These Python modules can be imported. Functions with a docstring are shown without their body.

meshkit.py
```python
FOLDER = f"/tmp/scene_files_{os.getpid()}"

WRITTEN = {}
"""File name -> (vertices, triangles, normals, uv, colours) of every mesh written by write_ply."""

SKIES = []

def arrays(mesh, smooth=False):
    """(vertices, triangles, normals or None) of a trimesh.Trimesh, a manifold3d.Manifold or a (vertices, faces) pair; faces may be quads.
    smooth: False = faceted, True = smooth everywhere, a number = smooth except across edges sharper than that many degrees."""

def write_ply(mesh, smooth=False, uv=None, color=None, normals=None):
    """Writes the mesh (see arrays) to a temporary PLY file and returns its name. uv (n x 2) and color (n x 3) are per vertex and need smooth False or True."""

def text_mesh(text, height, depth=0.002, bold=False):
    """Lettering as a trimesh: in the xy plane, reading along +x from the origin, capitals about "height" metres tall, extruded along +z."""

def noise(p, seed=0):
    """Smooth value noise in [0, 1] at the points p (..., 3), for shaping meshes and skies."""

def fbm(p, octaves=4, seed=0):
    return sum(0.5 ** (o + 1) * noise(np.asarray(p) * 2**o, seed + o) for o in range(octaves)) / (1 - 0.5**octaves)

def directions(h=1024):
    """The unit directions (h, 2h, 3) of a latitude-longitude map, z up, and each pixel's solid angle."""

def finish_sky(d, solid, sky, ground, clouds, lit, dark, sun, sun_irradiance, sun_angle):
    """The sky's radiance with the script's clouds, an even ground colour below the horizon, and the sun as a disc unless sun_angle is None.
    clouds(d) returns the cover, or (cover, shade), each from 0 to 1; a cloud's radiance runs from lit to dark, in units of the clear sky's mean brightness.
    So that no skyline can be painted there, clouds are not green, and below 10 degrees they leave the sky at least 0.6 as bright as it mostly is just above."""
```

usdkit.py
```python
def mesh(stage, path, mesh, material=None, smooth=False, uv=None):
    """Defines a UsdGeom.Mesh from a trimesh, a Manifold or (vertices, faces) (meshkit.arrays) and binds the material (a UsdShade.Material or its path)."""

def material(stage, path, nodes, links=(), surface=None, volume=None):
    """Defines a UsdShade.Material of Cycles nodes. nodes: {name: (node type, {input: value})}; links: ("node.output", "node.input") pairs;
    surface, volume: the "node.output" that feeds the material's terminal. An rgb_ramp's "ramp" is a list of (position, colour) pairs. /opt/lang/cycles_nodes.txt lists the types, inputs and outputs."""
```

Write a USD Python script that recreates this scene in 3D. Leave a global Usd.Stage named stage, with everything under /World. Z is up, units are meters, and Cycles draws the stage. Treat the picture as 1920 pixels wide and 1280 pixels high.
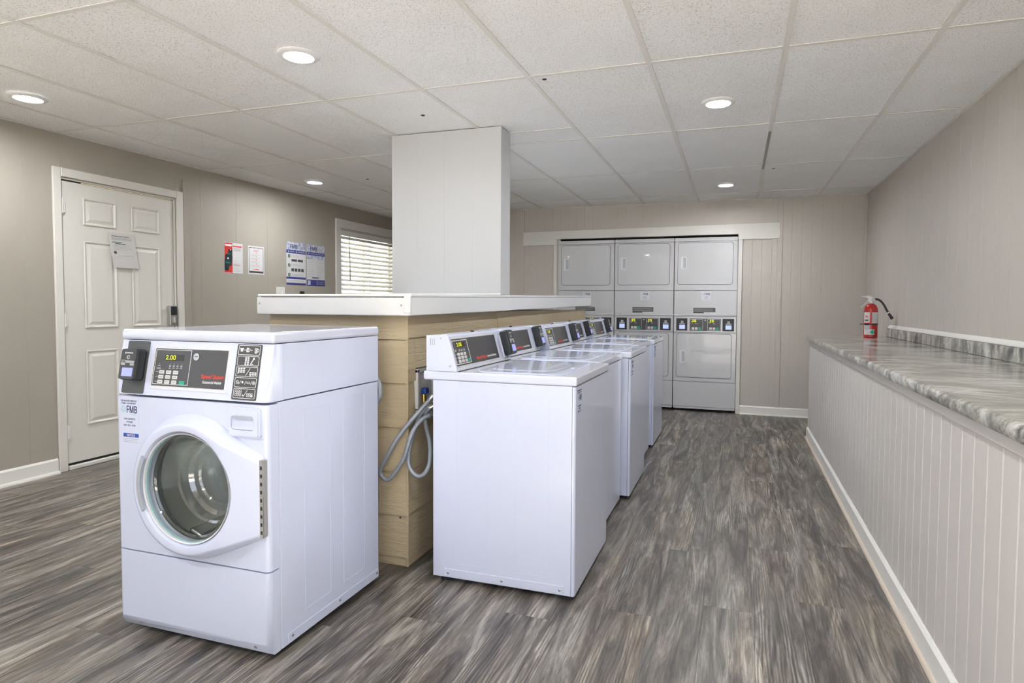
import math, random
import numpy as np, trimesh, usdkit, meshkit
from manifold3d import Manifold, CrossSection
from shapely.geometry import Polygon, Point, LineString, box as sbox
from shapely.ops import unary_union
from shapely import affinity
from pxr import Usd, UsdGeom, UsdLux, UsdShade, Gf, Sdf

random.seed(7)
rng = np.random.default_rng(7)
stage = Usd.Stage.CreateInMemory()
UsdGeom.SetStageUpAxis(stage, 'Z')
UsdGeom.SetStageMetersPerUnit(stage, 1.0)
UsdGeom.Xform.Define(stage, '/World')
UsdGeom.Scope.Define(stage, '/World/Looks')

# ------------------------------------------------------------------ camera, sky, sun, exposure
FPX, YAW, PITCH, ROLL = 1149.82, math.radians(18.3182), math.radians(2.3739), math.radians(.3513)
PPX, PPY = 40.61, -21.29
CAM_H, CEIL = 1.19, 2.347
EXPOSURE = 0.13
SUN_EL, SUN_AZ = 38.0, 8.0
SUN_STRENGTH, SKY_STRENGTH, LAMP_STRENGTH = 13.0, .70, 375.0

cam = UsdGeom.Camera.Define(stage, '/World/camera')
cy, sy = math.cos(YAW), math.sin(YAW)
fwd = np.array([-sy*math.cos(PITCH), cy*math.cos(PITCH), -math.sin(PITCH)])
rgt = np.array([cy, sy, 0.0])
upv = np.cross(rgt, fwd)
rgt, upv = math.cos(ROLL)*rgt+math.sin(ROLL)*upv, -math.sin(ROLL)*rgt+math.cos(ROLL)*upv
cam.AddTransformOp().Set(Gf.Matrix4d(*rgt, 0, *upv, 0, *(-fwd), 0, 0, 0, CAM_H, 1))
cam.CreateHorizontalApertureAttr(36.0)
cam.CreateVerticalApertureAttr(24.0)
cam.CreateFocalLengthAttr(36.0*FPX/1920)
cam.CreateHorizontalApertureOffsetAttr(-PPX*36/1920)
cam.CreateVerticalApertureOffsetAttr(PPY*36/1920)
cam.CreateExposureAttr(EXPOSURE)
cam.CreateClippingRangeAttr(Gf.Vec2f(0.05, 200))

dome = UsdLux.DomeLight.Define(stage, '/World/sky')
dome.CreateIntensityAttr(SKY_STRENGTH)
dome.CreateColorAttr(Gf.Vec3f(0.84, 0.93, 1.08))
sun = UsdLux.DistantLight.Define(stage, '/World/sun')
sun.CreateIntensityAttr(SUN_STRENGTH)
sun.CreateAngleAttr(0.6)
sun.CreateNormalizeAttr(True)
sun.CreateColorAttr(Gf.Vec3f(1.0, 0.95, 0.84))
sun.AddRotateXYZOp().Set(Gf.Vec3f(90-SUN_EL, 0, SUN_AZ))   # light travels towards +y and down

# ------------------------------------------------------------------ names, things, parts
used = {}
def numbered(parent, name):
    k = (str(parent), name)
    n = used.get(k, 0); used[k] = n+1
    return name if n == 0 else f'{name}_{n:03d}'

def tag(p, label=None, cat=None, group=None, kind=None):
    for k, v in (('label', label), ('category', cat), ('group', group), ('kind', kind)):
        if v: p.SetCustomDataByKey(k, v)
    return p

def thing(name, label=None, cat=None, loc=(0, 0, 0), group=None, kind=None, rotz=0):
    x = UsdGeom.Xform.Define(stage, '/World/'+numbered('/World', name))
    x.AddTranslateOp().Set(Gf.Vec3d(*map(float, loc)))
    if rotz: x.AddRotateZOp().Set(float(rotz))
    return tag(x.GetPrim(), label, cat, group, kind)

def part(name, m, mat, parent=None, smooth=30, label=None, kind=None):
    base = parent.GetPath() if parent is not None else Sdf.Path('/World')
    if isinstance(m, (list,)): m = cat(*m)
    p = usdkit.mesh(stage, f'{base}/{numbered(base, name)}', m, M[mat] if isinstance(mat, str) else mat, smooth=smooth).GetPrim()
    return tag(p, label, kind=kind)

def copy_of(first, loc, label, group=None):
    d = first.GetCustomData()
    base = first.GetName()
    x = UsdGeom.Xform.Define(stage, '/World/'+numbered('/World', base))
    x.GetPrim().GetReferences().AddInternalReference(first.GetPath())
    x.GetPrim().SetInstanceable(True)
    x.GetPrim().GetAttribute('xformOp:translate').Set(Gf.Vec3d(*map(float, loc)))
    return tag(x.GetPrim(), label, d['category'], group or d.get('group'))

# ------------------------------------------------------------------ mesh helpers
def T(m):
    if isinstance(m, Manifold):
        k = m.to_mesh(); return trimesh.Trimesh(np.array(k.vert_properties[:, :3]), np.array(k.tri_verts), process=False)
    return m
def cat(*ms): return trimesh.util.concatenate([T(m) for m in ms])
def hull(pts): return Manifold.hull_points(np.asarray(pts, np.float32))
def bev(x0, x1, y0, y1, z0, z1, r=.003):
    """a box with chamfered edges"""
    r = min(r, .45*min(x1-x0, y1-y0, z1-z0)); P = []
    for i, a in enumerate((x0, x1)):
        for j, b in enumerate((y0, y1)):
            for k, c in enumerate((z0, z1)):
                sx, s2, sz = (1-2*i)*r, (1-2*j)*r, (1-2*k)*r
                P += [(a, b+s2, c+sz), (a+sx, b, c+sz), (a+sx, b+s2, c)]
    return hull(P)
def rnd(x0, x1, y0, y1, z0, z1, r=.01, n=4):
    """a box with rounded edges: hull of sphere octants"""
    P = []
    a = np.linspace(0, math.pi/2, n)
    for sx, x in ((-1, x0+r), (1, x1-r)):
        for s2, y in ((-1, y0+r), (1, y1-r)):
            for sz, z in ((-1, z0+r), (1, z1-r)):
                for t in a:
                    for p in a:
                        P.append((x+sx*r*math.cos(t)*math.cos(p), y+s2*r*math.cos(t)*math.sin(p), z+sz*r*math.sin(t)))
    return hull(P)
def rr(w, h, r, cx=0, cy=0):
    return affinity.translate(sbox(-w/2+r, -h/2+r, w/2-r, h/2-r).buffer(r, quad_segs=5), cx, cy)
def rect(x0, y0, x1, y1): return sbox(x0, y0, x1, y1)
def ext(poly, d, z0=0.0):
    g = getattr(poly, 'geoms', [poly])
    ms = [trimesh.creation.extrude_polygon(q, d, engine='earcut') for q in g if q.area > 1e-10]
    m = trimesh.util.concatenate(ms); m.apply_translation((0, 0, z0)); return m
def man(m):
    if isinstance(m, Manifold): return m
    from manifold3d import Mesh
    m = T(m).copy(); m.merge_vertices()
    return Manifold(Mesh(np.asarray(m.vertices, np.float32), np.asarray(m.faces, np.uint32)))
def plane(m, o, ux, uy):
    """moves a mesh drawn in xy (z up) onto the plane at o with axes ux, uy"""
    m = T(m).copy(); ux = np.array(ux, float); uy = np.array(uy, float); ux /= np.linalg.norm(ux); uy /= np.linalg.norm(uy)
    A = np.eye(4); A[:3, 0] = ux; A[:3, 1] = uy; A[:3, 2] = np.cross(ux, uy); A[:3, 3] = o
    m.apply_transform(A); return m
def prof_x(pts, x0, x1):   # (y, z) outline swept along x
    return plane(ext(Polygon(pts), x1-x0), (x0, 0, 0), (0, 1, 0), (0, 0, 1))
def prof_y(pts, y0, y1):   # (x, z) outline swept along y
    m = ext(Polygon([(p[0], p[1]) for p in pts]), y1-y0)
    return plane(m, (0, y1, 0), (1, 0, 0), (0, 0, 1))
def prof_z(poly, z0, z1):
    return ext(poly, z1-z0, z0)
def moved(m, t): m = T(m).copy(); m.apply_translation(t); return m
def tube(pts, r, sides=10, samples=None, caps=True):
    from scipy.interpolate import splprep, splev
    p = np.asarray(pts, float)
    if samples:
        tck, _ = splprep(p.T, s=0, k=min(3, len(p)-1)); p = np.array(splev(np.linspace(0, 1, samples), tck)).T
    t = np.gradient(p, axis=0); t /= np.linalg.norm(t, axis=1, keepdims=True)
    n = np.cross(t[0], [0, 0, 1.0]);
    if np.linalg.norm(n) < 1e-3: n = np.cross(t[0], [1.0, 0, 0])
    V = []; R = np.broadcast_to(r, len(p))
    a = np.arange(sides)*2*math.pi/sides
    for i in range(len(p)):
        n = n-t[i]*(n@t[i]); n /= np.linalg.norm(n); b = np.cross(t[i], n)
        V.append(p[i]+R[i]*(np.cos(a)[:, None]*n+np.sin(a)[:, None]*b))
    V = np.vstack(V); F = []
    for i in range(len(p)-1):
        for j in range(sides):
            q, w = i*sides+j, i*sides+(j+1) % sides
            F += [(q, w, w+sides), (q, w+sides, q+sides)]
    if caps:
        c0, c1 = len(V), len(V)+1; V = np.vstack([V, p[0], p[-1]]); k = (len(p)-1)*sides
        for j in range(sides): F += [(c0, (j+1) % sides, j), (c1, k+j, k+(j+1) % sides)]
    return trimesh.Trimesh(V, F, process=False)
def lathe(prof, n=40):     # (r, z) outline turned about z
    return trimesh.creation.revolve(np.array(prof, float), sections=n)
def lathe_y(prof, c, n=48):   # turned about an axis parallel to y through c=(x,z); prof (r, y)
    m = lathe(prof, n); return plane(m, (c[0], 0, c[1]), (1, 0, 0), (0, 0, -1))
def screw(o, ux, uy, r=.005):
    return plane(cat(lathe([(0, 0), (r, 0), (r, .0012), (r*.7, .002), (0, .002)], 12), moved(ext(rect(-r*.7, -.0006, r*.7, .0006), .0004), (0, 0, .002))), o, ux, uy)
def words(s, h, o, ux, uy, bold=False, depth=.0004, align='l', width=None):
    m = meshkit.text_mesh(s, h, depth, bold)
    b = m.bounds; w = b[1, 0]-b[0, 0]
    m.apply_translation((-b[0, 0], 0, 0))
    if width: m.apply_scale((width/w, 1, 1)); w = width
    if align == 'c': m.apply_translation((-w/2, 0, 0))
    if align == 'r': m.apply_translation((-w, 0, 0))
    return plane(m, o, ux, uy)
X_, Y_, Z_ = (1, 0, 0), (0, 1, 0), (0, 0, 1)

# ------------------------------------------------------------------ materials
M = {}
def mat(name, color, rough=.5, metal=0.0, coat=0.0, spec=.5, bump=None, emit=None, estr=0, vary=None, noise=None):
    nodes = {'p': ('principled_bsdf', {'base_color': color, 'roughness': rough, 'metallic': metal, 'coat_weight': coat, 'specular_ior_level': spec})}
    links = []
    if emit is not None: nodes['p'][1].update(emission_color=emit, emission_strength=estr)
    if noise or bump:
        nodes['g'] = ('geometry', {})
    if noise:   # (scale xyz, colour a, colour b, lo, hi)
        sc, a, b, lo, hi = noise
        nodes['mp'] = ('mapping', {'scale': sc}); nodes['n'] = ('noise_texture', {'scale': 1.0, 'detail': 4.0})
        nodes['r'] = ('rgb_ramp', {'ramp': [(lo, a), (hi, b)]})
        links += [('g.position', 'mp.vector'), ('mp.vector', 'n.vector'), ('n.fac', 'r.fac'), ('r.color', 'p.base_color')]
    if bump:    # (scale xyz, strength, distance)
        sc, st, di = bump
        nodes['mb'] = ('mapping', {'scale': sc}); nodes['nb'] = ('noise_texture', {'scale': 1.0, 'detail': 5.0})
        nodes['b'] = ('bump', {'strength': st, 'distance': di})
        links += [('g.position', 'mb.vector'), ('mb.vector', 'nb.vector'), ('nb.fac', 'b.height'), ('b.normal', 'p.normal')]
    M[name] = usdkit.material(stage, '/World/Looks/'+name, nodes, links, surface='p.BSDF')
    return M[name]

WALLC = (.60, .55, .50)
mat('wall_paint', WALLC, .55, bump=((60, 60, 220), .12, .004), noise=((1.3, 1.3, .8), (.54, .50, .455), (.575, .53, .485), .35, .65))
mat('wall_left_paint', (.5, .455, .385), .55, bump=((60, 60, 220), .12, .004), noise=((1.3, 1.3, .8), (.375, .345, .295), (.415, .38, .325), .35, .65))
mat('wall_backing', (.36, .33, .30), .7)
mat('counter_paint', (.61, .58, .55), .5, bump=((70, 70, 200), .1, .003))
mat('trim_white', (.80, .785, .75), .4)
mat('trim_cream', (.74, .725, .685), .45)
mat('raw_wood', (.60, .52, .43), .6)
mat('door_white', (.74, .72, .67), .4, bump=((40, 40, 9), .05, .002))
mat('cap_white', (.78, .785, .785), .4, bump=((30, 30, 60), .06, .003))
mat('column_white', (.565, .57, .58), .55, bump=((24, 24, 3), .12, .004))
mat('rail', (.76, .74, .70), .5)
mat('rail_bare', (.22, .20, .18), .35, metal=.7)
mat('dark_gap', (.02, .02, .02), .8)
mat('enamel', (.68, .725, .90), .22, coat=.3)
mat('enamel_top', (.69, .725, .86), .10, coat=.5)
mat('enamel_matte', (.67, .715, .89), .32)
mat('dryer_enamel', (.60, .60, .62), .25, coat=.3)
mat('plastic_white', (.72, .73, .77), .35)
mat('panel_dark', (.075, .075, .08), .35)
mat('plate_grey', (.085, .09, .09), .5)
mat('reader_black', (.022, .025, .027), .4)
mat('reader_face', (.05, .052, .054), .45)
mat('print_white', (.72, .73, .74), .5)
mat('print_grey', (.42, .42, .43), .5)
mat('print_red', (.75, .07, .04), .5)
mat('print_green', (.02, .42, .26), .4)
mat('print_navy', (.05, .06, .16), .5)
mat('print_blue', (.03, .09, .42), .5)
mat('print_pale_blue', (.45, .62, .68), .5)
mat('button', (.66, .66, .65), .4)
mat('display_back', (.03, .025, .02), .3)
mat('display_yellow', (.5, .5, .02), .5, emit=(.72, .75, .02), estr=.75)
mat('display_bright', (.5, .5, .02), .5, emit=(.80, .86, .02), estr=1.1)
mat('screen_blue', (.2, .22, .5), .3, emit=(.33, .36, .85), estr=.75)
mat('screen_dryer', (.3, .35, .6), .3, emit=(.45, .55, .95), estr=.8)
mat('steel', (.55, .55, .54), .32, metal=1.0)
mat('steel_drum', (.86, .87, .86), .30, metal=1.0, bump=((40, 40, 40), .1, .002))
mat('chrome', (.75, .75, .75), .15, metal=1.0)
mat('rubber', (.03, .03, .03), .6)
mat('grey_rubber', (.12, .125, .13), .6)
mat('hinge_steel', (.40, .39, .38), .4, metal=.2)
mat('handle_pale', (.46, .46, .50), .4)
mat('handle_grey', (.44, .48, .57), .35)
mat('teal_seal', (.26, .50, .52), .3)
mat('braid', (.36, .40, .46), .4, metal=.45, bump=((420, 420, 420), .6, .003))
mat('box_plastic', (.66, .67, .68), .4)
mat('valve_blue', (.02, .06, .3), .4)
mat('brass', (.55, .38, .12), .35, metal=1.0)
mat('paper', (.64, .625, .61), .7)
mat('paper_white', (.66, .65, .66), .6)
mat('paper_red', (.62, .035, .03), .5)
mat('paper_navy', (.05, .06, .25), .5)
mat('paper_haze', (.38, .41, .56), .5, noise=((30, 30, 30), (.26, .29, .46), (.62, .64, .72), .35, .65))
mat('ink', (.06, .06, .07), .6)
mat('ink_grey', (.45, .44, .44), .6)
mat('device_dark', (.015, .035, .035), .4)
mat('device_teal', (.02, .16, .16), .4)
mat('green_dot', (.05, .17, .08), .5)
mat('extinguisher_red', (.50, .015, .012), .22, coat=.4)
mat('silver_paint', (.80, .79, .77), .35, metal=.25)
mat('label_silver', (.5, .5, .5), .4)
mat('blind', (.82, .80, .76), .45)
mat('cord', (.10, .09, .08), .6)
mat('lamp_trim', (.82, .82, .81), .4)
mat('lamp_glow', (.9, .9, .9), .5, emit=(.95, .975, 1.0), estr=LAMP_STRENGTH)
mat('hole', (.05, .03, .02), .9)
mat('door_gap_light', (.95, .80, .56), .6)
mat('concrete', (.55, .53, .50), .9)
mat('stucco', (.72, .68, .60), .9)
mat('leaf', (.10, .19, .05), .7)
mat('shingle', (.32, .17, .11), .8)
def pane_mat(name, tint, lo, hi, rough):
    return usdkit.material(stage, '/World/Looks/'+name, {'t': ('transparent_bsdf', {'color': tint}), 'g': ('glossy_bsdf', {'color': (1, 1, 1), 'roughness': rough}),
        'l': ('layer_weight', {'blend': .5}), 'w': ('math', {'math_type': 'power', 'value2': 3.5}), 'a': ('map_range', {'to_min': lo, 'to_max': hi}), 'm': ('mix_closure', {})},
        [('l.facing', 'w.value1'), ('w.value', 'a.value'), ('a.result', 'm.fac'), ('t.BSDF', 'm.closure1'), ('g.BSDF', 'm.closure2')], surface='m.closure')
M['pane'] = pane_mat('pane', (.96, .97, .97), .03, .7, .02)
M['bowl_glass'] = pane_mat('bowl_glass', (.95, .97, .965), .10, .85, .03)

def wood(name, off, tone):
    g = lambda c: tuple(tone*x for x in c)
    return usdkit.material(stage, '/World/Looks/'+name, {
        'g': ('geometry', {}),
        'm1': ('mapping', {'location': off, 'scale': (14, 1.5, 1)}),
        'n1': ('noise_texture', {'scale': 1.0, 'detail': 8.0, 'roughness': .66, 'distortion': 1.3}),
        'm2': ('mapping', {'location': off, 'scale': (150, 6.5, 1)}),
        'n2': ('noise_texture', {'scale': 1.0, 'detail': 5.0, 'roughness': .7, 'distortion': .8}),
        'm3': ('mapping', {'location': off, 'scale': (6.0, 1.3, 1)}),
        'n3': ('noise_texture', {'scale': 1.0, 'detail': 4.0, 'roughness': .6}),
        'm5': ('mapping', {'location': off, 'scale': (8.5, 1.1, 1)}),
        'n5': ('noise_texture', {'scale': 1.0, 'detail': 3.0, 'distortion': .6}),
        'm4': ('mapping', {'location': off, 'scale': (7.5, .62, 1)}),
        'w': ('wave_texture', {'wave_type': 'bands', 'bands_direction': 'x', 'scale': 3.2, 'distortion': 14.0, 'detail': 2.5, 'detail_scale': .8, 'detail_roughness': .5}),
        'r1': ('rgb_ramp', {'ramp': [(.28, g((.050, .042, .038))), (.42, g((.135, .118, .104))), (.53, g((.262, .236, .205))), (.66, g((.535, .495, .44)))]}),
        'r2': ('rgb_ramp', {'ramp': [(.33, (.38, .37, .36)), (.50, (1, 1, 1)), (.68, (1.45, 1.43, 1.40))]}),
        'r3': ('rgb_ramp', {'ramp': [(.34, (.72, .75, .80)), (.50, (1, 1, 1)), (.66, (1.15, 1.06, .97))]}),
        'rw': ('rgb_ramp', {'ramp': [(.0, (.42, .40, .38)), (.35, (.95, .95, .95)), (.7, (1, 1, 1)), (1.0, (1.55, 1.52, 1.48))]}),
        'k': ('map_range', {'from_min': .47, 'from_max': .62, 'to_min': .08, 'to_max': .9, 'clamp': True}),
        'x1': ('mix', {'mix_type': 'multiply', 'fac': .8}), 'x2': ('mix', {'mix_type': 'multiply', 'fac': .95}), 'x3': ('mix', {'mix_type': 'multiply'}),
        'b': ('bump', {'strength': .2, 'distance': .003}),
        'p': ('principled_bsdf', {'roughness': .36, 'specular_ior_level': .6}),
    }, [('g.position', 'm1.vector'), ('m1.vector', 'n1.vector'), ('g.position', 'm2.vector'), ('m2.vector', 'n2.vector'), ('g.position', 'm3.vector'), ('m3.vector', 'n3.vector'),
        ('g.position', 'm4.vector'), ('m4.vector', 'w.vector'), ('w.fac', 'rw.fac'), ('g.position', 'm5.vector'), ('m5.vector', 'n5.vector'), ('n5.fac', 'k.value'), ('k.result', 'x3.fac'),
        ('n1.fac', 'r1.fac'), ('n2.fac', 'r2.fac'), ('n3.fac', 'r3.fac'), ('r1.color', 'x1.color1'), ('r2.color', 'x1.color2'), ('x1.color', 'x2.color1'), ('r3.color', 'x2.color2'),
        ('x2.color', 'x3.color1'), ('rw.color', 'x3.color2'), ('x3.color', 'p.base_color'), ('n2.fac', 'b.height'), ('b.normal', 'p.normal')], surface='p.BSDF')
WOODS = [wood(f'plank_wood_{i:03d}', (3.7*i+1.3, 5.1*i, 2.9*i), .69*t) for i, t in enumerate((.98, 1.04, .95, 1.07, 1.0, .96, 1.03, .93, 1.05, 1.0))]

def tile_mat(name, off, tint):
    return usdkit.material(stage, '/World/Looks/'+name, {
        'g': ('geometry', {}), 'm': ('mapping', {'location': off}),
        'n': ('noise_texture', {'scale': 170.0, 'detail': 2.0, 'roughness': .6}),
        'n2': ('noise_texture', {'scale': 3.0, 'detail': 2.0}),
        'r': ('rgb_ramp', {'ramp': [(.33, (.50, .49, .47)), (.43, tint)]}),
        'r2': ('rgb_ramp', {'ramp': [(.3, (.96, .955, .94)), (.7, (1, 1, 1))]}),
        'x': ('mix', {'mix_type': 'multiply', 'fac': 1.0}),
        'b': ('bump', {'strength': .25, 'distance': .004}),
        'p': ('principled_bsdf', {'roughness': .9, 'specular_ior_level': .2})},
        [('g.position', 'm.vector'), ('m.vector', 'n.vector'), ('m.vector', 'n2.vector'), ('n.fac', 'r.fac'), ('n2.fac', 'r2.fac'), ('r.color', 'x.color1'), ('r2.color', 'x.color2'), ('x.color', 'p.base_color'), ('n.fac', 'b.height'), ('b.normal', 'p.normal')], surface='p.BSDF')
TILES = [tile_mat(f'tile_{i:03d}', (i*2.3, i*1.7, 0), t) for i, t in enumerate(((.925, .925, .93), (.91, .91, .915), (.93, .93, .935)))]

M['siding'] = usdkit.material(stage, '/World/Looks/siding', {
    'g': ('geometry', {}), 'm': ('mapping', {'scale': (7, 7, 42)}), 'n': ('noise_texture', {'scale': 1.0, 'detail': 5.0, 'distortion': 1.2}),
    'm2': ('mapping', {'scale': (2, 2, 3)}), 'n2': ('noise_texture', {'scale': 1.0, 'detail': 2.0}),
    'r': ('rgb_ramp', {'ramp': [(.3, (.475, .385, .25)), (.7, (.55, .455, .305))]}),
    'b': ('bump', {'strength': .9, 'distance': .006}), 'p': ('principled_bsdf', {'roughness': .55})},
    [('g.position', 'm.vector'), ('m.vector', 'n.vector'), ('g.position', 'm2.vector'), ('m2.vector', 'n2.vector'), ('n2.fac', 'r.fac'), ('r.color', 'p.base_color'), ('n.fac', 'b.height'), ('b.normal', 'p.normal')], surface='p.BSDF')

def stone(name, scale, rough):
    return usdkit.material(stage, '/World/Looks/'+name, {
        'g': ('geometry', {}), 'm': ('mapping', {'rotation': (0, 0, .32), 'scale': scale}),
        'n': ('noise_texture', {'scale': 1.0, 'detail': 8.0, 'roughness': .72, 'distortion': 1.4}),
        'm2': ('mapping', {'scale': (15, 22, 26)}), 'n2': ('noise_texture', {'scale': 1.0, 'detail': 6.0, 'roughness': .75, 'distortion': .8}),
        'r': ('rgb_ramp', {'ramp': [(.33, (.07, .072, .08)), (.42, (.19, .19, .185)), (.49, (.34, .335, .295)), (.55, (.52, .51, .47)), (.64, (.74, .74, .73))]}),
        'r2': ('rgb_ramp', {'ramp': [(.32, (.34, .34, .36)), (.48, (.95, .95, .93)), (.7, (1.2, 1.19, 1.16))]}),
        'x': ('mix', {'mix_type': 'multiply', 'fac': .85}), 'p': ('principled_bsdf', {'roughness': rough, 'coat_weight': .3, 'coat_roughness': .12})},
        [('g.position', 'm.vector'), ('m.vector', 'n.vector'), ('g.position', 'm2.vector'), ('m2.vector', 'n2.vector'), ('n.fac', 'r.fac'), ('n2.fac', 'r2.fac'), ('r.color', 'x.color1'), ('r2.color', 'x.color2'), ('x.color', 'p.base_color')], surface='p.BSDF')
M['stone_top'] = stone('stone_top', (2.4, 5.0, 5), .15)
M['stone_splash'] = stone('stone_splash', (2, 6, 3), .3)

# ------------------------------------------------------------------ the setting
XL, XR, YB, YF, YL = -4.46, 1.26, -1.8, 7.11, 8.3     # left, right, back, far wall, far wall of the left recess
XJ = -3.3                                             # where the far wall steps back

fl = thing('floor', kind='structure')
part('subfloor', bev(XL-.1, XR+.1, YB-.1, YL+.1, -.12, -.0062, .002), 'dark_gap', fl)
PW, PL, gp = .1815, 1.22, .0004
x, row = XL, 0
while x < XR-.01:
    x1 = min(x+PW, XR); yend = YL if x < XJ else 7.85
    y = YB - ((row*.437) % 1.0)*PL
    while y < yend:
        a, b = max(y, YB), min(y+PL, yend)
        if b-a > .02:
            part('plank', bev(x+gp/2, x1-gp/2, a+gp/2, b-gp/2, -.006, 0, .0003), WOODS[int(rng.integers(len(WOODS)))], fl, smooth=False)
        y += PL
    x, row = x1, row+1

ce = thing('ceiling', kind='structure')
part('slab', bev(XL-.1, XR+.1, YB-.1, YL+.1, CEIL+.03, CEIL+.15, .002), 'wall_backing', ce)
gx = [XL]+[-1.033-.6096*k for k in (5, 4, 3, 2, 1)]+[-1.033+.6096*k for k in range(4)]+[XR]
gy = [YB]+[v for v in [3.006+1.2192*k for k in range(-3, 5)] if v > YB+.05]
COLX0, COLX1, COLY0, COLY1 = -2.285, -1.478, 3.765, 3.94
for i in range(len(gx)-1):
    yend = YL if gx[i] < XJ-.3 else YF
    ys = [v for v in gy if v < yend-.05]+[yend]
    for j in range(len(ys)-1):
        a, b, c, d = gx[i]+.006, gx[i+1]-.006, ys[j]+.006, ys[j+1]-.006
        zt = CEIL+.004+float(rng.uniform(0, .002))
        part('ceiling_tile', bev(a, b, c, d, zt, zt+.014, .002), TILES[int(rng.integers(3))], ce, smooth=False)
        if j: part('cross_tee', bev(gx[i]+.012, gx[i+1]-.012, ys[j]-.011, ys[j]+.011, CEIL+.0005, CEIL+.0045, .001), 'rail', ce, smooth=False)
for k in range(1, len(gx)-1):
    yend = YL if gx[k] < XJ-.3 else YF
    part('main_tee', bev(gx[k]-.0125, gx[k]+.0125, YB, yend, CEIL, CEIL+.0045, .001), 'rail', ce, smooth=False)
part('main_tee', bev(.1862-.009, .1862+.009, 4.40, 5.58, CEIL-.0012, CEIL, .0004), 'rail_bare', ce, smooth=False, label='bare dark metal stretch of ceiling rail')
part('cross_tee', bev(COLX1, -1.045, 3.93, 3.95, CEIL+.0003, CEIL+.0045, .001), 'rail', ce, smooth=False)
for nm, b in (('l', (XL, XL+.02, YB, YL)), ('r', (XR-.02, XR, YB, YF)), ('f', (XJ, XR, YF-.02, YF))):
    part('wall_angle', bev(*b, CEIL-.001, CEIL+.004, .001), 'rail', ce, smooth=False)
for hx, hy in ((-.965, 3.065), (-1.86, 3.42), (.27, 5.6), (-3.3, 5.0)):
    part('nail_hole', moved(lathe([(0, -.001), (.012, -.001), (.012, .004), (0, .004)], 10), (hx, hy, CEIL+.0035)), 'hole', ce, smooth=False)

def boards(parent, axis, face, lo, hi, step, z0, z1, mt, th=.012, inward=1, skip=None, ch=.0035):
    """vertical grooved boards: each a part; skip(a, b) gives another bottom for a board over an opening"""
    a = lo
    while a < hi-.004:
        b = min(a+step, hi); zz = skip(a, b) if skip else (z0, z1)
        for lo_z, hi_z in (zz if isinstance(zz, list) else [zz]):
            if hi_z-lo_z < .01: continue
            f0, f1 = sorted((face, face+inward*th))
            bx = bev(f0, f1, a+.0001, b-.0001, lo_z, hi_z, ch) if axis == 'x' else bev(a+.0001, b-.0001, f0, f1, lo_z, hi_z, ch)
            part('wall_board', bx, mt, parent, smooth=False)
        a = b

# right wall
wr = thing('wall_right', kind='structure')
part('backing', bev(XR+.0125, XR+.13, -.0750, YF+.1, 0, CEIL+.02, .002), 'wall_backing', wr)
RW0, RW1, RZ0, RZ1 = -1.4225, -.0750, 1.10, 2.15
boards(wr, 'x', XR, -.0750, YF, .1925, 0, CEIL+.003, 'wall_paint', th=.012, inward=1, ch=.0022)
for b in ((YB, RW0, 0, CEIL), (RW0, RW1, 0, RZ0), (RW0, RW1, RZ1, CEIL)):
    part('wall_panel', bev(XR, XR+.13, b[0], b[1], b[2], b[3]+.003, .002), 'wall_paint', wr)
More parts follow.
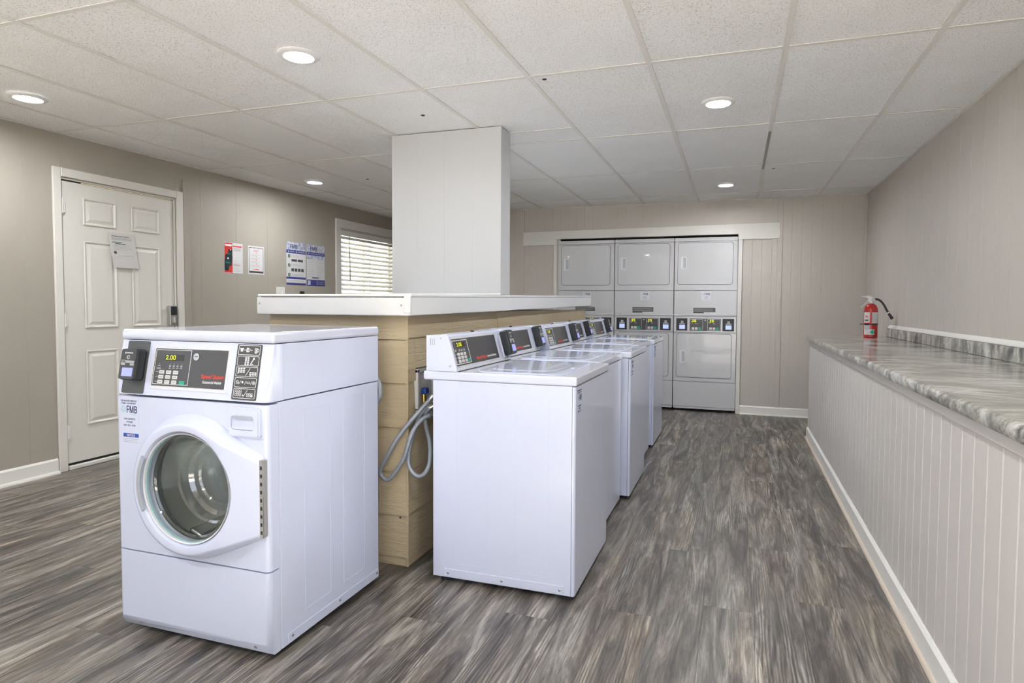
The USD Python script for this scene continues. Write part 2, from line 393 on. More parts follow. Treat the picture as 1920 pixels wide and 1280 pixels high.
# left wall with a door, a window in view and two windows behind the camera
DY0, DY1, DZ = 3.03, 3.945, 2.055
WY0, WY1, WZ0, WZ1 = 6.18, 7.44, .95, 2.08
BW = [(-1.35, -.15), (.25, 1.45)]
wl = thing('wall_left', kind='structure')
def left_cut(a, b):
    m = (a+b)/2
    if DY0 < m < DY1: return [(DZ, CEIL+.003)]
    for w in [(WY0, WY1)]+BW:
        if w[0] < m < w[1]: return [(0, WZ0), (WZ1, CEIL+.003)]
    return [(0, CEIL+.003)]
edges = [YB, -1.35, -.15, .25, 1.45, 1.9, 2.35, 2.794, DY0, 3.367, DY1, 4.2, 4.6, 5.0, 5.4, 5.8, WY0, 6.6, 7.02, WY1, 7.9, YL]
for a, b in zip(edges[:-1], edges[1:]):
    for z0, z1 in left_cut(a, b):
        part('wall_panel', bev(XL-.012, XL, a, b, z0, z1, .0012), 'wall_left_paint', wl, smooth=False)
        part('backing', bev(XL-.14, XL-.0125, a, b, z0, z1, .001), 'wall_backing', wl, smooth=False)
# far wall with the dryer opening, its step back and the recess
OX0, OX1, OZ = -2.06, .003, 1.975
wf = thing('wall_far', kind='structure')
boards(wf, 'y', YF, XJ, XR, .0985, 0, CEIL+.003, 'wall_paint', inward=1, ch=.0011, skip=lambda a, b: [(OZ+.03, CEIL+.003)] if a > OX0-.03 and b < OX1+.06 else [(0, CEIL+.003)])
for b in ((XJ, OX0, 0, CEIL), (OX1, XR+.1, 0, CEIL), (OX0, OX1, OZ, CEIL)):
    part('backing', bev(b[0], b[1], YF+.0125, YF+.11, b[2], b[3]+.02, .002), 'wall_backing', wf)
part('alcove_panel', bev(OX0-.1, OX1+.1, 7.86, 7.9, 0, 2.2, .002), 'wall_backing', wf)
for b in ((OX0-.1, OX0-.013, 0, 2.2), (OX1+.013, OX1+.1, 0, 2.2), (OX0-.1, OX1+.1, 2.0, 2.2)):
    part('alcove_panel', bev(b[0], b[1], YF+.11, 7.86, b[2], b[3], .002), 'wall_backing', wf)
part('batten', bev(-2.535, -2.478, YF-.009, YF, .09, CEIL-.002, .003), 'wall_paint', wf)
part('batten', bev(.397, .452, YF-.009, YF, .095, CEIL-.002, .003), 'wall_paint', wf)
part('return_panel', bev(XJ-.012, XJ, YF, YL, 0, CEIL+.003, .002), 'wall_paint', wf)
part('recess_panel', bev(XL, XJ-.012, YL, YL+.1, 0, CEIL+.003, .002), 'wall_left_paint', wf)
# back wall, behind the camera: a glazed door on the right, a window under an awning on the left
wb = thing('wall_back', kind='structure')
GZ, GA, GB = 2.22, -.85, 1.17
for b in ((XL, GA, 0, CEIL), (GA, GB, GZ, CEIL), (GA, GB, 0, .08), (GB, XR, 0, CEIL)):
    part('wall_panel', bev(b[0], b[1], YB-.12, YB, b[2], b[3], .002), 'wall_paint', wb)
part('window_frame', cat(*[bev(a, a+.05, YB-.08, YB-.03, .08, GZ) for a in (GA, .14, GB-.05)], bev(GA, GB, YB-.08, YB-.03, .08, .14), bev(GA, GB, YB-.08, YB-.03, GZ-.05, GZ)), 'trim_white', wb)

# baseboards
bl = thing('baseboard_left', kind='structure')
def base_run(parent, pts, along, a, b, mt='trim_white', quarter='trim_cream'):
    part('board', (prof_y(pts[0], a, b) if along == 'y' else prof_x(pts[0], a, b)), mt, parent)
    part('quarter_round', (prof_y(pts[1], a, b) if along == 'y' else prof_x(pts[1], a, b)), quarter, parent)
def qr(o, s, r=.017): return [(o, 0)]+[(o+s*r*math.cos(t), r*math.sin(t)) for t in np.linspace(0, math.pi/2, 6)]
def bb(o, s, h=.10, t=.014): return [(o, 0), (o+s*t, 0), (o+s*t, h-.012), (o+s*t*.35, h), (o, h)]
def fixo(p): # counter-clockwise
    q = Polygon(p); return list(q.exterior.coords)[:-1] if q.exterior.is_ccw else list(q.exterior.coords)[:-1][::-1]
for a, b in ((YB, 2.965), (4.085, YL)):
    base_run(bl, (fixo(bb(XL, 1, .105)), fixo(qr(XL+.014, 1, .02))), 'y', a, b)
bf = thing('baseboard_far', kind='structure')
base_run(bf, (fixo(bb(YF, -1, .095)), fixo(qr(YF-.014, -1, .015))), 'x', .045, XR, quarter='trim_white')
base_run(bf, (fixo(bb(YF, -1, .095)), fixo(qr(YF-.014, -1, .015))), 'x', XJ, OX0-.05, quarter='trim_white')
brt = thing('baseboard_right', kind='structure')
base_run(brt, (fixo(bb(XR, -1, .095)), fixo(qr(XR-.014, -1, .015))), 'y', 6.08, YF-.03, quarter='trim_white')

# header and casing round the dryers
t1 = thing('trim_1', kind='structure')
hd = Polygon([(-2.486, 1.907), (OX0, 1.907), (OX0, OZ), (OX1, OZ), (OX1, 1.917), (.421, 1.917), (.417, 2.085), (-2.486, 2.066)])
part('header_board', plane(ext(hd, .019), (0, YF-.0005, 0), X_, Z_), 'trim_cream', t1, smooth=False)
part('casing', bev(OX1, OX1+.042, YF-.017, YF-.0005, 0, 1.916, .002), 'trim_cream', t1)
part('casing', bev(OX0-.042, OX0, YF-.017, YF-.0005, 0, 1.906, .002), 'trim_cream', t1)
part('jamb', bev(OX1-.002, OX1+.012, YF, YF+.45, 0, OZ, .001), 'trim_cream', t1)
part('jamb', bev(OX0-.012, OX0+.002, YF, YF+.45, 0, OZ, .001), 'trim_cream', t1)
# painted batten beside the door
t2 = thing('trim_2', kind='structure')
part('batten', bev(XL, XL+.016, 4.012, 4.08, .11, 2.225, .003), 'wall_left_paint', t2)

# door
d = thing('door_1', kind='structure')
part('casing', bev(XL, XL+.018, 2.972, DY0-.003, 0, 2.118, .004), 'door_white', d)
part('casing', bev(XL, XL+.018, DY1+.003, 4.01, 0, 2.118, .004), 'door_white', d)
part('casing', bev(XL, XL+.018, DY0-.003, DY1+.003, DZ+.002, 2.118, .004), 'door_white', d)
part('jamb', cat(bev(XL-.12, XL-.002, DY0-.003, DY0+.012, 0, DZ), bev(XL-.12, XL-.002, DY1-.012, DY1+.003, 0, DZ), bev(XL-.12, XL-.002, DY0, DY1, DZ-.012, DZ)), 'door_white', d)
dl = part('door_leaf', bev(XL-.043, XL-.0095, DY0+.015, DY1-.015, .045, DZ-.022, .003), 'door_white', d)
def dpan(y0, y1, z0, z1):
    """a moulded panel: stepped rings of a rectangle on the door's face"""
    V, F = [], []
    steps = [(0, -.0005), (.004, .006), (.010, .006), (.018, -.003), (.026, -.003), (.046, .004)]
    for ins, h in steps:
        V += [(XL-.006+h, y0+ins, z0+ins), (XL-.006+h, y1-ins, z0+ins), (XL-.006+h, y1-ins, z1-ins), (XL-.006+h, y0+ins, z1-ins)]
    for k in range(len(steps)-1):
        for i in range(4):
            p, q = 4*k+i, 4*k+(i+1) % 4
            F += [(p, q, q+4), (p, q+4, p+4)]
    k = 4*(len(steps)-1); F += [(k, k+1, k+2), (k, k+2, k+3)]
    return trimesh.Trimesh(V, F, process=False)
for z0, z1 in ((1.74, 1.935), (1.0, 1.63), (.30, .84)):
    for y0, y1 in ((3.185, 3.435), (3.555, 3.80)):
        part('raised_panel', dpan(y0, y1, z0, z1), 'door_white', d, smooth=False)
for z in (1.856, 1.063, .271):
    part('hinge', cat(bev(XL-.007, XL+.004, DY0-.002, DY0+.028, z-.045, z+.045, .001), moved(lathe([(0, -.05), (.007, -.05), (.007, .05), (0, .05)], 12), (XL+.008, DY0+.006, z))), 'trim_white', d)
part('threshold', bev(XL-.1, XL+.012, DY0+.01, DY1-.01, 0, .028, .004), 'trim_cream', d)
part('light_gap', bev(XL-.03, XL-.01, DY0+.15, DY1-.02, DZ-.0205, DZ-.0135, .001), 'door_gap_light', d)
part('weather_strip', bev(XL-.06, XL-.012, DY0+.012, DY1-.012, DZ-.0225, DZ-.012, .001), 'dark_gap', d)
part('weather_strip', cat(bev(XL-.06, XL-.014, DY0+.010, DY0+.016, .03, DZ-.012, .001), bev(XL-.06, XL-.014, DY1-.016, DY1-.010, .03, DZ-.012, .001), bev(XL-.06, XL-.016, DY0+.012, DY1-.012, .026, .047, .001)), 'dark_gap', d)
lk = part('lock', rnd(XL-.008, XL+.03, 3.856, 3.922, 1.0, 1.165, .008), 'steel', d, label='brushed steel keypad lock')
part('lock_cover', rnd(XL+.02, XL+.036, 3.86, 3.918, 1.085, 1.16, .006), 'reader_black', d)
part('thumb_turn', rnd(XL+.028, XL+.05, 3.882, 3.896, 1.02, 1.07, .005), 'steel', d)
part('door_knob', cat(plane(lathe([(0, 0), (.032, 0), (.032, .008), (.012, .014), (.011, .035), (.026, .045), (.028, .06), (.018, .07), (0, .072)], 24), (XL-.007, 3.875, .93), Y_, Z_)), 'steel', d)

# window with casing
w = thing('window_1', kind='structure')
part('casing', cat(bev(XL, XL+.02, 6.085, WY0, WZ0-.1, WZ1, .004)), 'trim_white', w)
part('casing', bev(XL, XL+.02, WY1, WY1+.095, WZ0-.1, WZ1, .004), 'trim_white', w)
part('casing', bev(XL, XL+.022, 6.085, WY1+.095, WZ1, WZ1+.102, .004), 'trim_white', w)
part('sill', bev(XL-.12, XL+.05, 6.06, WY1+.12, WZ0-.03, WZ0, .006), 'trim_white', w)
part('reveal', cat(bev(XL-.139, XL-.001, WY0-.002, WY0+.012, WZ0, WZ1), bev(XL-.139, XL-.001, WY1-.012, WY1+.002, WZ0, WZ1), bev(XL-.139, XL-.001, WY0, WY1, WZ1-.012, WZ1)), 'trim_white', w)
part('sash', cat(bev(XL-.125, XL-.095, WY0+.012, WY0+.055, WZ0, WZ1-.012), bev(XL-.125, XL-.095, WY1-.055, WY1-.012, WZ0, WZ1-.012), bev(XL-.125, XL-.095, WY0+.055, WY1-.055, WZ0, WZ0+.04), bev(XL-.125, XL-.095, WY0+.055, WY1-.055, WZ1-.052, WZ1-.012), bev(XL-.125, XL-.095, 6.79, 6.83, WZ0+.04, WZ1-.052)), 'trim_white', w)
for a, b in ((WY0+.055, 6.79), (6.83, WY1-.055)):
    part('pane', bev(XL-.112, XL-.108, a, b, WZ0+.04, WZ1-.052, .0005), 'pane', w)
bld = thing('window_blind', 'white horizontal slatted blind with dark tilt wand in the bright window', 'blind', (XL, 0, 0))
part('headrail', bev(-.075, -.004, WY0+.016, WY1-.016, WZ1-.075, WZ1-.016, .004), 'blind', bld)
zz = WZ1-.10
while zz > WZ0+.05:
    ends = (WY0+.02, WY1-.02)
    sl = T(hull([(-.056, y, zz+.020) for y in ends]+[(-.034, y, zz+.0035) for y in ends]+[(-.014, y, zz-.018) for y in ends]+[(-.058, y, zz+.018) for y in ends]+[(-.016, y, zz-.020) for y in ends]))
    part('slat', sl, 'blind', bld, smooth=False)
    zz -= .0555
part('bottom_rail', bev(-.06, -.012, WY0+.02, WY1-.02, WZ0+.01, WZ0+.03, .003), 'blind', bld)
for y in (WY0+.22, (WY0+WY1)/2, WY1-.22):
    part('ladder_cord', bev(-.0115, -.0095, y-.002, y+.002, WZ0+.02, WZ1-.05, .0005), 'blind', bld)
part('tilt_wand', tube([(-.004, WY0+.185, WZ1-.06), (.004, WY0+.186, 1.75), (.006, WY0+.19, 1.47)], [.003, .0035, .0042], 8), 'cord', bld, label='thin dark tilt wand')

# outside the window
out = thing('exterior_ground', kind='structure')
part('ground', bev(-30, XL-.15, -20, 30, -.2, -.1, .01), 'concrete', out)
part('ground', bev(XL-.14, 20, -25, YB-.13, -.2, -.1, .01), 'concrete', out)
nb = thing('exterior_facade', loc=(-15, 9, -.1), kind='structure')
part('wall', bev(-3, 0, -6, 9, 0, 5.5, .02), 'stucco', nb)
for wy in (-4, -1.2, 1.6, 4.4):
    for wz in (.9, 3.4):
        q = part('window_frame', bev(.001, .05, wy, wy+1.3, wz, wz+1.3, .01), 'trim_white', nb)
        part('window_glass', bev(.04, .06, wy+.1, wy+1.2, wz+.1, wz+1.2, .004), 'reader_face', q)
part('roof', hull([(-3.4, -6.4, 5.5), (.5, -6.4, 5.5), (-3.4, 9.4, 5.5), (.5, 9.4, 5.5), (-1.5, -6, 7), (-1.5, 9, 7)]), 'shingle', nb)
def shrub(loc, s, seed):
    m = trimesh.creation.icosphere(4); n = meshkit.fbm(m.vertices*3+seed, 4, seed)
    m.vertices *= (0.65+.8*n)[:, None]*np.array(s); m.apply_translation((0, 0, s[2]*.75))
    t = thing('shrub', 'round green shrub outside, the %s seen through the blind' % ('nearer one' if seed == 3 else 'farther one'), 'shrub', loc)
    part('foliage', m, 'leaf', t, smooth=False)
    part('stem', tube([(0, 0, 0), (.02, 0, s[2]*.4)], .03), 'siding', t)
shrub((-8.2, 7.9, -.1), (.7, 1.0, .8), 3)
shrub((-10.4, 11.4, -.1), (.9, 1.3, .9), 5)

# ------------------------------------------------------------------ half wall, ledge cap and column
IX0, IX1, IY0, IY1 = -2.15, -1.392, 2.415, 5.80
hw = thing('half_wall', 'tan lap-sided half wall between the front-loading and top-loading washers', 'half wall')
part('core', bev(IX0+.012, IX1-.012, IY0+.012, IY1-.012, 0, 1.135, .002), 'wall_backing', hw)
zs = [.035, .229, .428, .629, .83, 1.027, 1.142]
SPX = (2.485, 2.665)   # washer outlet box hole in the right face
for i in range(6):
    z0, z1 = zs[i], zs[i+1]
    pf = [(IY0+.011, z0+.0025), (IY0+.011, z1), (IY0+.0065, z1), (IY0-.003, z0+.005), (IY0-.002, z0+.0025)]
    part('siding_board', prof_x(fixo(pf), IX0, IX1-.004), 'siding', hw, smooth=False)
    pr_ = lambda z0, z1: fixo([(IX1-.011, z0+.0025), (IX1-.011, z1), (IX1-.0065, z1), (IX1+.003, z0+.005), (IX1+.002, z0+.0025)])
    q0, q1 = z0+(.008 if i else 0), z1+.008
    runs = [(IY0+.004, 3.498), (3.502, IY1)] if i == 5 else ([(IY0+.004, SPX[0]), (SPX[1], IY1)] if i in (3, 4) else [(IY0+.004, 4.2), (4.204, IY1)])
    for a, b in runs:
        part('siding_board', prof_y(pr_(q0, min(q1, 1.148)), a, b), 'siding', hw, smooth=False)
    part('siding_board', prof_y(fixo([(IX0+.011, z0+.002), (IX0+.011, z1), (IX0+.0075, z1), (IX0, z0+.004)]), IY0+.004, IY1), 'siding', hw, smooth=False)
    part('siding_board', prof_x(fixo([(IY1-.011, z0+.002), (IY1-.011, z1), (IY1-.0075, z1), (IY1, z0+.004)]), IX0, IX1), 'siding', hw, smooth=False)
part('starter_strip', cat(bev(IX0, IX1, IY0+.002, IY0+.012, 0, .036, .001), bev(IX1-.012, IX1, IY0+.002, IY1, 0, .04, .001)), 'siding', hw)
part('corner_bead', bev(IX1-.008, IX1+.003, IY0-.002, IY0+.008, 0, 1.137, .0015), 'siding', hw)
for sx, sz in ((-1.435, .68), (-1.432, .222)):
    part('nail', screw((sx, IY0+.002, sz), X_, Z_, .0045), 'hole', hw)
for a_, b_ in ((.632, .694), (.893, 1.035)):
    part('siding_board', prof_y(pr_(a_, b_), SPX[0]+.001, SPX[1]-.001), 'siding', hw, smooth=False)
bx = part('outlet_box', cat(bev(IX1-.004, IX1+.012, SPX[0], SPX[0]+.018, .70, .89, .002), bev(IX1-.004, IX1+.012, SPX[1]-.018, SPX[1], .70, .89, .002), bev(IX1-.004, IX1+.012, SPX[0], SPX[1], .875, .892, .002), bev(IX1-.004, IX1+.012, SPX[0], SPX[1], .695, .71, .002), bev(IX1-.0105, IX1-.004, SPX[0], SPX[1], .70, .89, .001)), 'box_plastic', hw, label='pale plastic washer outlet box')
part('valve', cat(moved(lathe([(0, 0), (.011, 0), (.011, .05), (0, .05)], 14), (IX1+.012, 2.545, .72)), ), 'brass', bx)
part('valve_handle', rnd(IX1+.004, IX1+.03, 2.528, 2.562, .772, .80, .005), 'valve_blue', bx)

cp = thing('ledge_cap', 'white painted board ledge capping the tan half wall below the column', 'ledge')
def skew(x0, x1, y0, y1, za, zb, h, r=.003):
    m = T(bev(x0, x1, y0, y1, 0, h, r)).copy(); v = m.vertices
    v[:, 2] += za+(zb-za)*(v[:, 1]-y0)/(y1-y0); m.vertices = v; return m
part('fascia_board', rnd(-2.165, -1.362, 2.352, 2.373, 1.138, 1.219, .006, 3), 'cap_white', cp)
part('fascia_board', skew(-1.363, -1.343, 2.350, 3.597, 1.139, 1.152, .081), 'cap_white', cp)
part('fascia_board', skew(-1.363, -1.345, 3.597, 5.83, 1.154, 1.184, .081), 'cap_white', cp)
part('fascia_board', rnd(-2.164, -2.146, 2.374, 5.812, 1.150, 1.219, .004, 3), 'cap_white', cp)
part('top_board', skew(-2.163, -1.340, 2.356, 3.6, 1.2205, 1.234, .012), 'cap_white', cp)
part('top_board', skew(-2.163, -1.340, 3.6, 5.83, 1.236, 1.266, .012), 'cap_white', cp)
part('end_board', bev(-2.165, -1.364, 5.812, 5.83, 1.17, 1.26, .002), 'cap_white', cp)
part('corner_caulk', rnd(-1.372, -1.339, 2.346, 2.36, 1.150, 1.226, .005, 3), 'cap_white', cp)
for sx, sz in ((-2.148, 1.189), (-1.385, 1.184)):
    part('screw', screw((sx, 2.352, sz), X_, Z_, .0055), 'steel', cp)
part('crack_line', skew(-2.14, -1.36, 2.3525, 2.36, 1.219, 1.2195, .0013, .0003), 'hole', cp)

co = thing('column', 'square white panelled column rising from the ledge to the ceiling', 'column')
zb = 1.252
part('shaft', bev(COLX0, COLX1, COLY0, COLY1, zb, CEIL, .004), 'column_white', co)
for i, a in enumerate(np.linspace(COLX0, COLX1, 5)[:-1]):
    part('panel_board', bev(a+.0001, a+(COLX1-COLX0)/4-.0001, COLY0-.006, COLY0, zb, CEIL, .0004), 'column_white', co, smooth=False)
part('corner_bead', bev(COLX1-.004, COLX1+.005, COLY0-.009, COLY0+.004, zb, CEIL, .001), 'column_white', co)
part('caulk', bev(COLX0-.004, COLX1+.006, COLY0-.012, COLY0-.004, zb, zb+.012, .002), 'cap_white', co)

# ------------------------------------------------------------------ counter along the right wall
CY0, CY1 = YB+.02, 6.03
cb = thing('counter_base', 'beige beadboard-fronted counter base under the grey stone-look countertop', 'counter')
PX = .632
part('core', bev(PX+.0125, XR-.02, CY0, CY1-.012, 0, .885, .002), 'wall_backing', cb)
a = CY0; step = .0965
while a < CY1-.02:
    b = min(a+step, CY1)
    part('beadboard_strip', bev(PX, PX+.012, a+.0012, b-.0012, .09, .852, .0036), 'counter_paint', cb, smooth=False)
    part('groove_bead', bev(PX+.0028, PX+.012, b-.0015, b+.0012, .09, .852, .0004), 'trim_white', cb, smooth=False)
    a = b
part('end_panel', bev(PX+.012, XR-.02, CY1-.012, CY1, 0, .885, .002), 'counter_paint', cb)
part('corner_strip', bev(PX-.003, PX+.02, CY1-.006, CY1+.004, 0, .85, .002), 'counter_paint', cb)
part('apron', bev(PX-.010, PX+.012, CY0, CY1, .848, .886, .003), 'counter_paint', cb)
part('baseboard', prof_y(fixo(bb(PX, -1, .098, .014)), CY0, CY1+.006), 'trim_white', cb)
part('quarter_round', prof_y(fixo(qr(PX-.014, -1, .0135)), CY0, CY1+.012), 'raw_wood', cb)
ct = thing('countertop', 'long grey mottled stone-look countertop with backsplash on the right wall', 'countertop')
cpf = [(.60, .899), (.604, .889), (.612, .886), (XR-.001, .886), (XR-.001, .93), (.614, .93), (.605, .926), (.60, .917)]
part('slab', prof_y(fixo(cpf), CY0, CY1+.02), 'stone_top', ct)
part('backsplash', bev(XR-.02, XR-.001, CY0, CY1+.02, .93, 1.004, .004), 'stone_splash', ct)
t3 = thing('trim_3', kind='structure')
part('splash_moulding', prof_y(fixo([(XR, 1.006), (XR-.016, 1.006), (XR-.014, 1.016), (XR-.004, 1.032), (XR, 1.034)]), CY0, CY1-.02), 'trim_white', t3)

# ------------------------------------------------------------------ card reader (drawn in its own plane: x right, y up, z out)
def reader(parent, o, ux, uy, wd, ht, dp, screen='screen_blue', name='card_reader', brand=True):
    r_ = lambda poly, d, z: plane(ext(poly, d, z), o, ux, uy)
    body = plane(rnd(-wd/2, wd/2, -ht/2, ht/2, 0, dp, min(.01, dp*.3), 4), o, ux, uy)
    b = part(name, body, 'reader_black', parent)
    part('face_plate', r_(rr(wd*.93, ht*.95, .007), .002, dp-.0008), 'reader_face', b)
    f = dp+.0012
    part('screen', r_(rr(wd*.66, ht*.27, .002, wd*.05, -ht*.25), .001, f), screen, b, label='lit blue screen')
    part('label_band', cat(r_(rr(wd*.80, ht*.075, .002, 0, ht*.075), .0007, f), r_(rr(wd*.28, ht*.16, .002, -wd*.27, ht*.045), .0007, f), r_(rr(wd*.24, ht*.07, .002, wd*.28, -ht*.01), .0007, f)), 'print_grey', b)
    part('tap_symbol', r_(unary_union([Point(0, ht*.22).buffer(wd*.10)]+[]).difference(Point(wd*.02, ht*.22).buffer(wd*.05)), .0007, f), 'print_grey', b)
    if brand:
        part('logo', plane(ext(unary_union([Point(-wd*.2, ht*.355).buffer(wd*.045).difference(Point(-wd*.2, ht*.355).buffer(wd*.02)), rect(-wd*.13, ht*.34, wd*.25, ht*.37)]), .0007, f), o, ux, uy), 'print_white', b)
    return b

def led_text(s, h, o, ux, uy, mt, parent, name='display_digits'):
    return part(name, words(s, h, o, ux, uy, bold=True, depth=.0004), mt, parent, smooth=False)

def fmb_logo(parent, o, ux, uy, s=1.0):
    """the owner's decal: two lines, ring and letters, service lines; o is its top left corner, about .082 wide"""
    n = np.cross(np.array(ux, float), np.array(uy, float)); n /= np.linalg.norm(n)
    O = lambda x, y, z=0.0: np.array(o)+np.array(ux, float)*x*s+np.array(uy, float)*y*s+n*(z+.0003)
    dk = part('decal', plane(ext(rr(.09*s, .115*s, .003, .043*s, -.05*s), .0003), np.array(o), ux, uy), 'enamel', parent, label='owner decal with logo and service lines')
    part('decal_line', cat(words('THIS MACHINE OWNED BY', .0055*s, O(.002, -.0075), ux, uy, True, .0003, width=.078*s), words('FMB LAUNDRY', .0055*s, O(.006, -.0165), ux, uy, True, .0003, width=.070*s)), 'print_navy', dk, smooth=False)
    ring = Point(.014*s, -.036*s).buffer(.0125*s)
    part('decal_ring', plane(ext(ring.difference(Point(.015*s, -.034*s).buffer(.005*s)), .0003, .0003), np.array(o), ux, uy), 'print_pale_blue', dk, smooth=False)
    part('decal_letters', words('FMB', .025*s, O(.031, -.048), ux, uy, True, .0003, width=.05*s), 'print_navy', dk, smooth=False)
    part('decal_subtitle', words('LAUNDRY', .0042*s, O(.046, -.056), ux, uy, False, .0003, width=.032*s), 'print_pale_blue', dk, smooth=False)
    part('decal_service', cat(words('FOR SERVICE', .0058*s, O(.044, -.0735), ux, uy, True, .0003, 'c', .054*s), words('PHONE', .0058*s, O(.044, -.0845), ux, uy, True, .0003, 'c', .028*s), words('800-822-4750', .0058*s, O(.044, -.0965), ux, uy, True, .0003, 'c', .056*s)), 'print_navy', dk, smooth=False)
    return dk

# ------------------------------------------------------------------ front-loading washer
FX, FY = -2.103, 1.60
fw = thing('front_load_washer', 'large white front-loading washer with round glass door, nearest the camera', 'washing machine', (FX, FY, 0))
W, D = .668, .648
plan = lambda r, x0=0, x1=W, y0=0, y1=D: Polygon(rr(x1-x0, y1-y0, r, (x0+x1)/2, (y0+y1)/2).exterior.coords)
CXD, CZD = .358, .566
# lower panel with sloped toe
lp = man(prof_x(fixo([(0, .303), (0, .064), (.020, .024), (.05, .024), (.05, .303)]), -.01, W+.01)) ^ man(prof_z(plan(.018), .02, .3035))
part('lower_panel', lp, 'enamel', fw)
for sx in (.085, .60):
    part('screw', screw((sx, .0095, .044), X_, (0, -.02, .04), .006), 'chrome', fw)
fpan = man(prof_z(plan(.018), .308, .858)) - man(bev(.02, W-.02, .028, D+.1, .2, .9, .002)) - man(bev(-.1, W+.1, .05, D+.1, .2, .9, .002)) - man(lathe_y([(0, -.1), (.205, -.1), (.205, .2), (0, .2)], (CXD, CZD)))
part('front_panel', fpan, 'enamel', fw)
shell = man(prof_z(plan(.008, 0.0005, W-.0005, .0515, D), .024, .862)) - man(bev(.02, W-.02, .0, D-.02, .04, .85, .001))
part('cabinet', shell, 'enamel', fw)
for y0, y1, z0, z1 in ((.175, .325, .10, .815), (.40, .545, .10, .83)):
    part('embossed_panel', plane(ext(Polygon(rect(y0, z0, y1, z1).exterior.coords).difference(rect(y0+.005, z0+.005, y1-.005, z1-.005)), .0009), (W-.0005, 0, 0), Y_, Z_), 'enamel', fw, smooth=False)
part('kick_rail', bev(W-.001, W+.0025, .085, D-.008, .026, .062, .0015), 'enamel', fw)
for y in (.105, .37, .625):
    part('screw', screw((W+.0025, y, .047), Y_, Z_, .005), 'chrome', fw)
for fx in (.06, W-.06):
    for fy in (.08, D-.06):
        part('foot', moved(lathe([(0, 0), (.022, 0), (.022, .012), (.009, .016), (.009, .05), (0, .05)], 16), (fx, fy, 0)), 'rubber', fw)
# console with sloped face
A_, B_ = np.array([0, 0, .866]), np.array([0, .036, 1.055])
con = man(prof_x(fixo([(0, .866), (.036, 1.055), (.075, 1.055), (.075, .866)]), -.01, W+.01)) ^ man(prof_z(Polygon(rr(W, .30, .028, W/2, .15).exterior.coords), .86, 1.06))
part('console_front', con, 'enamel_matte', fw)
part('console_shell', bev(.001, W-.001, .076, D, .866, 1.055, .002), 'enamel', fw)
part('top_cover', rnd(-.002, W+.003, .028, D+.005, 1.0565, 1.0945, .012, 5), 'enamel_top', fw)
uyc = (0, .036, .189); nc = np.array([0, -.189, .036]); nc = nc/np.linalg.norm(nc)
LC = math.hypot(.036, .189)
def onc(x, z, out=0.0): # a point on the sloped face
    t = (z-.866)/.189; return np.array([x, .036*t, z])+nc*out
def flat(poly_pts_or_poly, d, out=0.0):
    return plane(ext(poly_pts_or_poly, d), onc(0, .866, out), X_, uyc)
vz = lambda z: (z-.866)/.189*LC
bp = part('reader_plate', flat(rr(.103, .186, .006, .081, vz(.9605)), .002, .0), 'plate_grey', fw)
reader(fw, onc(.091, .967, .002), X_, uyc, .074, .110, .040)
pn = part('control_frame', flat(rr(.336, .150, .003, .327, vz(.9625)), .002), 'plastic_white', fw)
g = part('control_panel', flat(rr(.320, .130, .001, .326, vz(.9645)), .0012, .002), 'panel_dark', fw, label='dark grey control panel')
o2 = .0033
kf = rr(.160, .121, .003, .2495, vz(.9655))
part('keypad_outline', flat(kf.difference(rr(.156, .117, .002, .2495, vz(.9655))), .0004, o2), 'print_white', g, smooth=False)
part('display', flat(rect(.213, vz(.988), .297, vz(1.009)), .0005, o2), 'display_back', g)
led_text('2.00', .0155, onc(.217, .991, o2+.0006), X_, uyc, 'display_yellow', g)
part('legend', cat(*[flat(rect(x, vz(z), x+w, vz(z)+h), .0003, o2) for x, z, w, h in ((.185, .968, .012, .003), (.180, .961, .020, .002), (.180, .9575, .020, .002), (.190, .975, .003, .003), *[(.236+.017*k, .966, .008, .006) for k in range(4)], *[(.235+.017*k, .9605, .010, .0025) for k in range(4)], *[(.239+.017*k, .975, .003, .0025) for k in range(4)], *[(.180, .947-.0165*k, .012, .0022) for k in range(3)])]), 'print_grey', g, smooth=False)
for r in range(3):
    for c in range(3):
        q = part('button', flat(rr(.0225, .0125, .002, .2065+.0315*c-.001*r, vz(.948-.0165*r)), .001, o2), 'button', g)
        part('button_mark', flat(rect(.200+.0315*c-.001*r, vz(.948-.0165*r)-.0015, .213+.0315*c-.001*r, vz(.948-.0165*r)+.0015), .0003, o2+.001), 'print_grey', q, smooth=False)
part('start_button', flat(rr(.0235, .0125, .001, .3025, vz(.9145)), .001, o2), 'print_green', g, label='green start button')
part('emblem', flat(Point(.353, vz(1.004)).buffer(.0125), .002, o2), 'steel', g, label='round silver key lock')
part('emblem_mark', flat(rect(.346, vz(1.0035), .361, vz(1.0055)), .0004, o2+.002), 'panel_dark', g)
part('brand_name', words('Speed Queen', .0125, onc(.3845, .934, o2), X_, uyc, True, .0004, width=.096), 'print_red', g, smooth=False)
part('product_line', words('Commercial Washer', .0085, onc(.392, .917, o2), X_, uyc, True, .0004, width=.082), 'print_white', g, smooth=False)
ic = part('icon_panel', flat(rr(.101, .184, .005, .5715, vz(.9615)), .002), 'panel_dark', fw, label='dark picture-instruction panel')
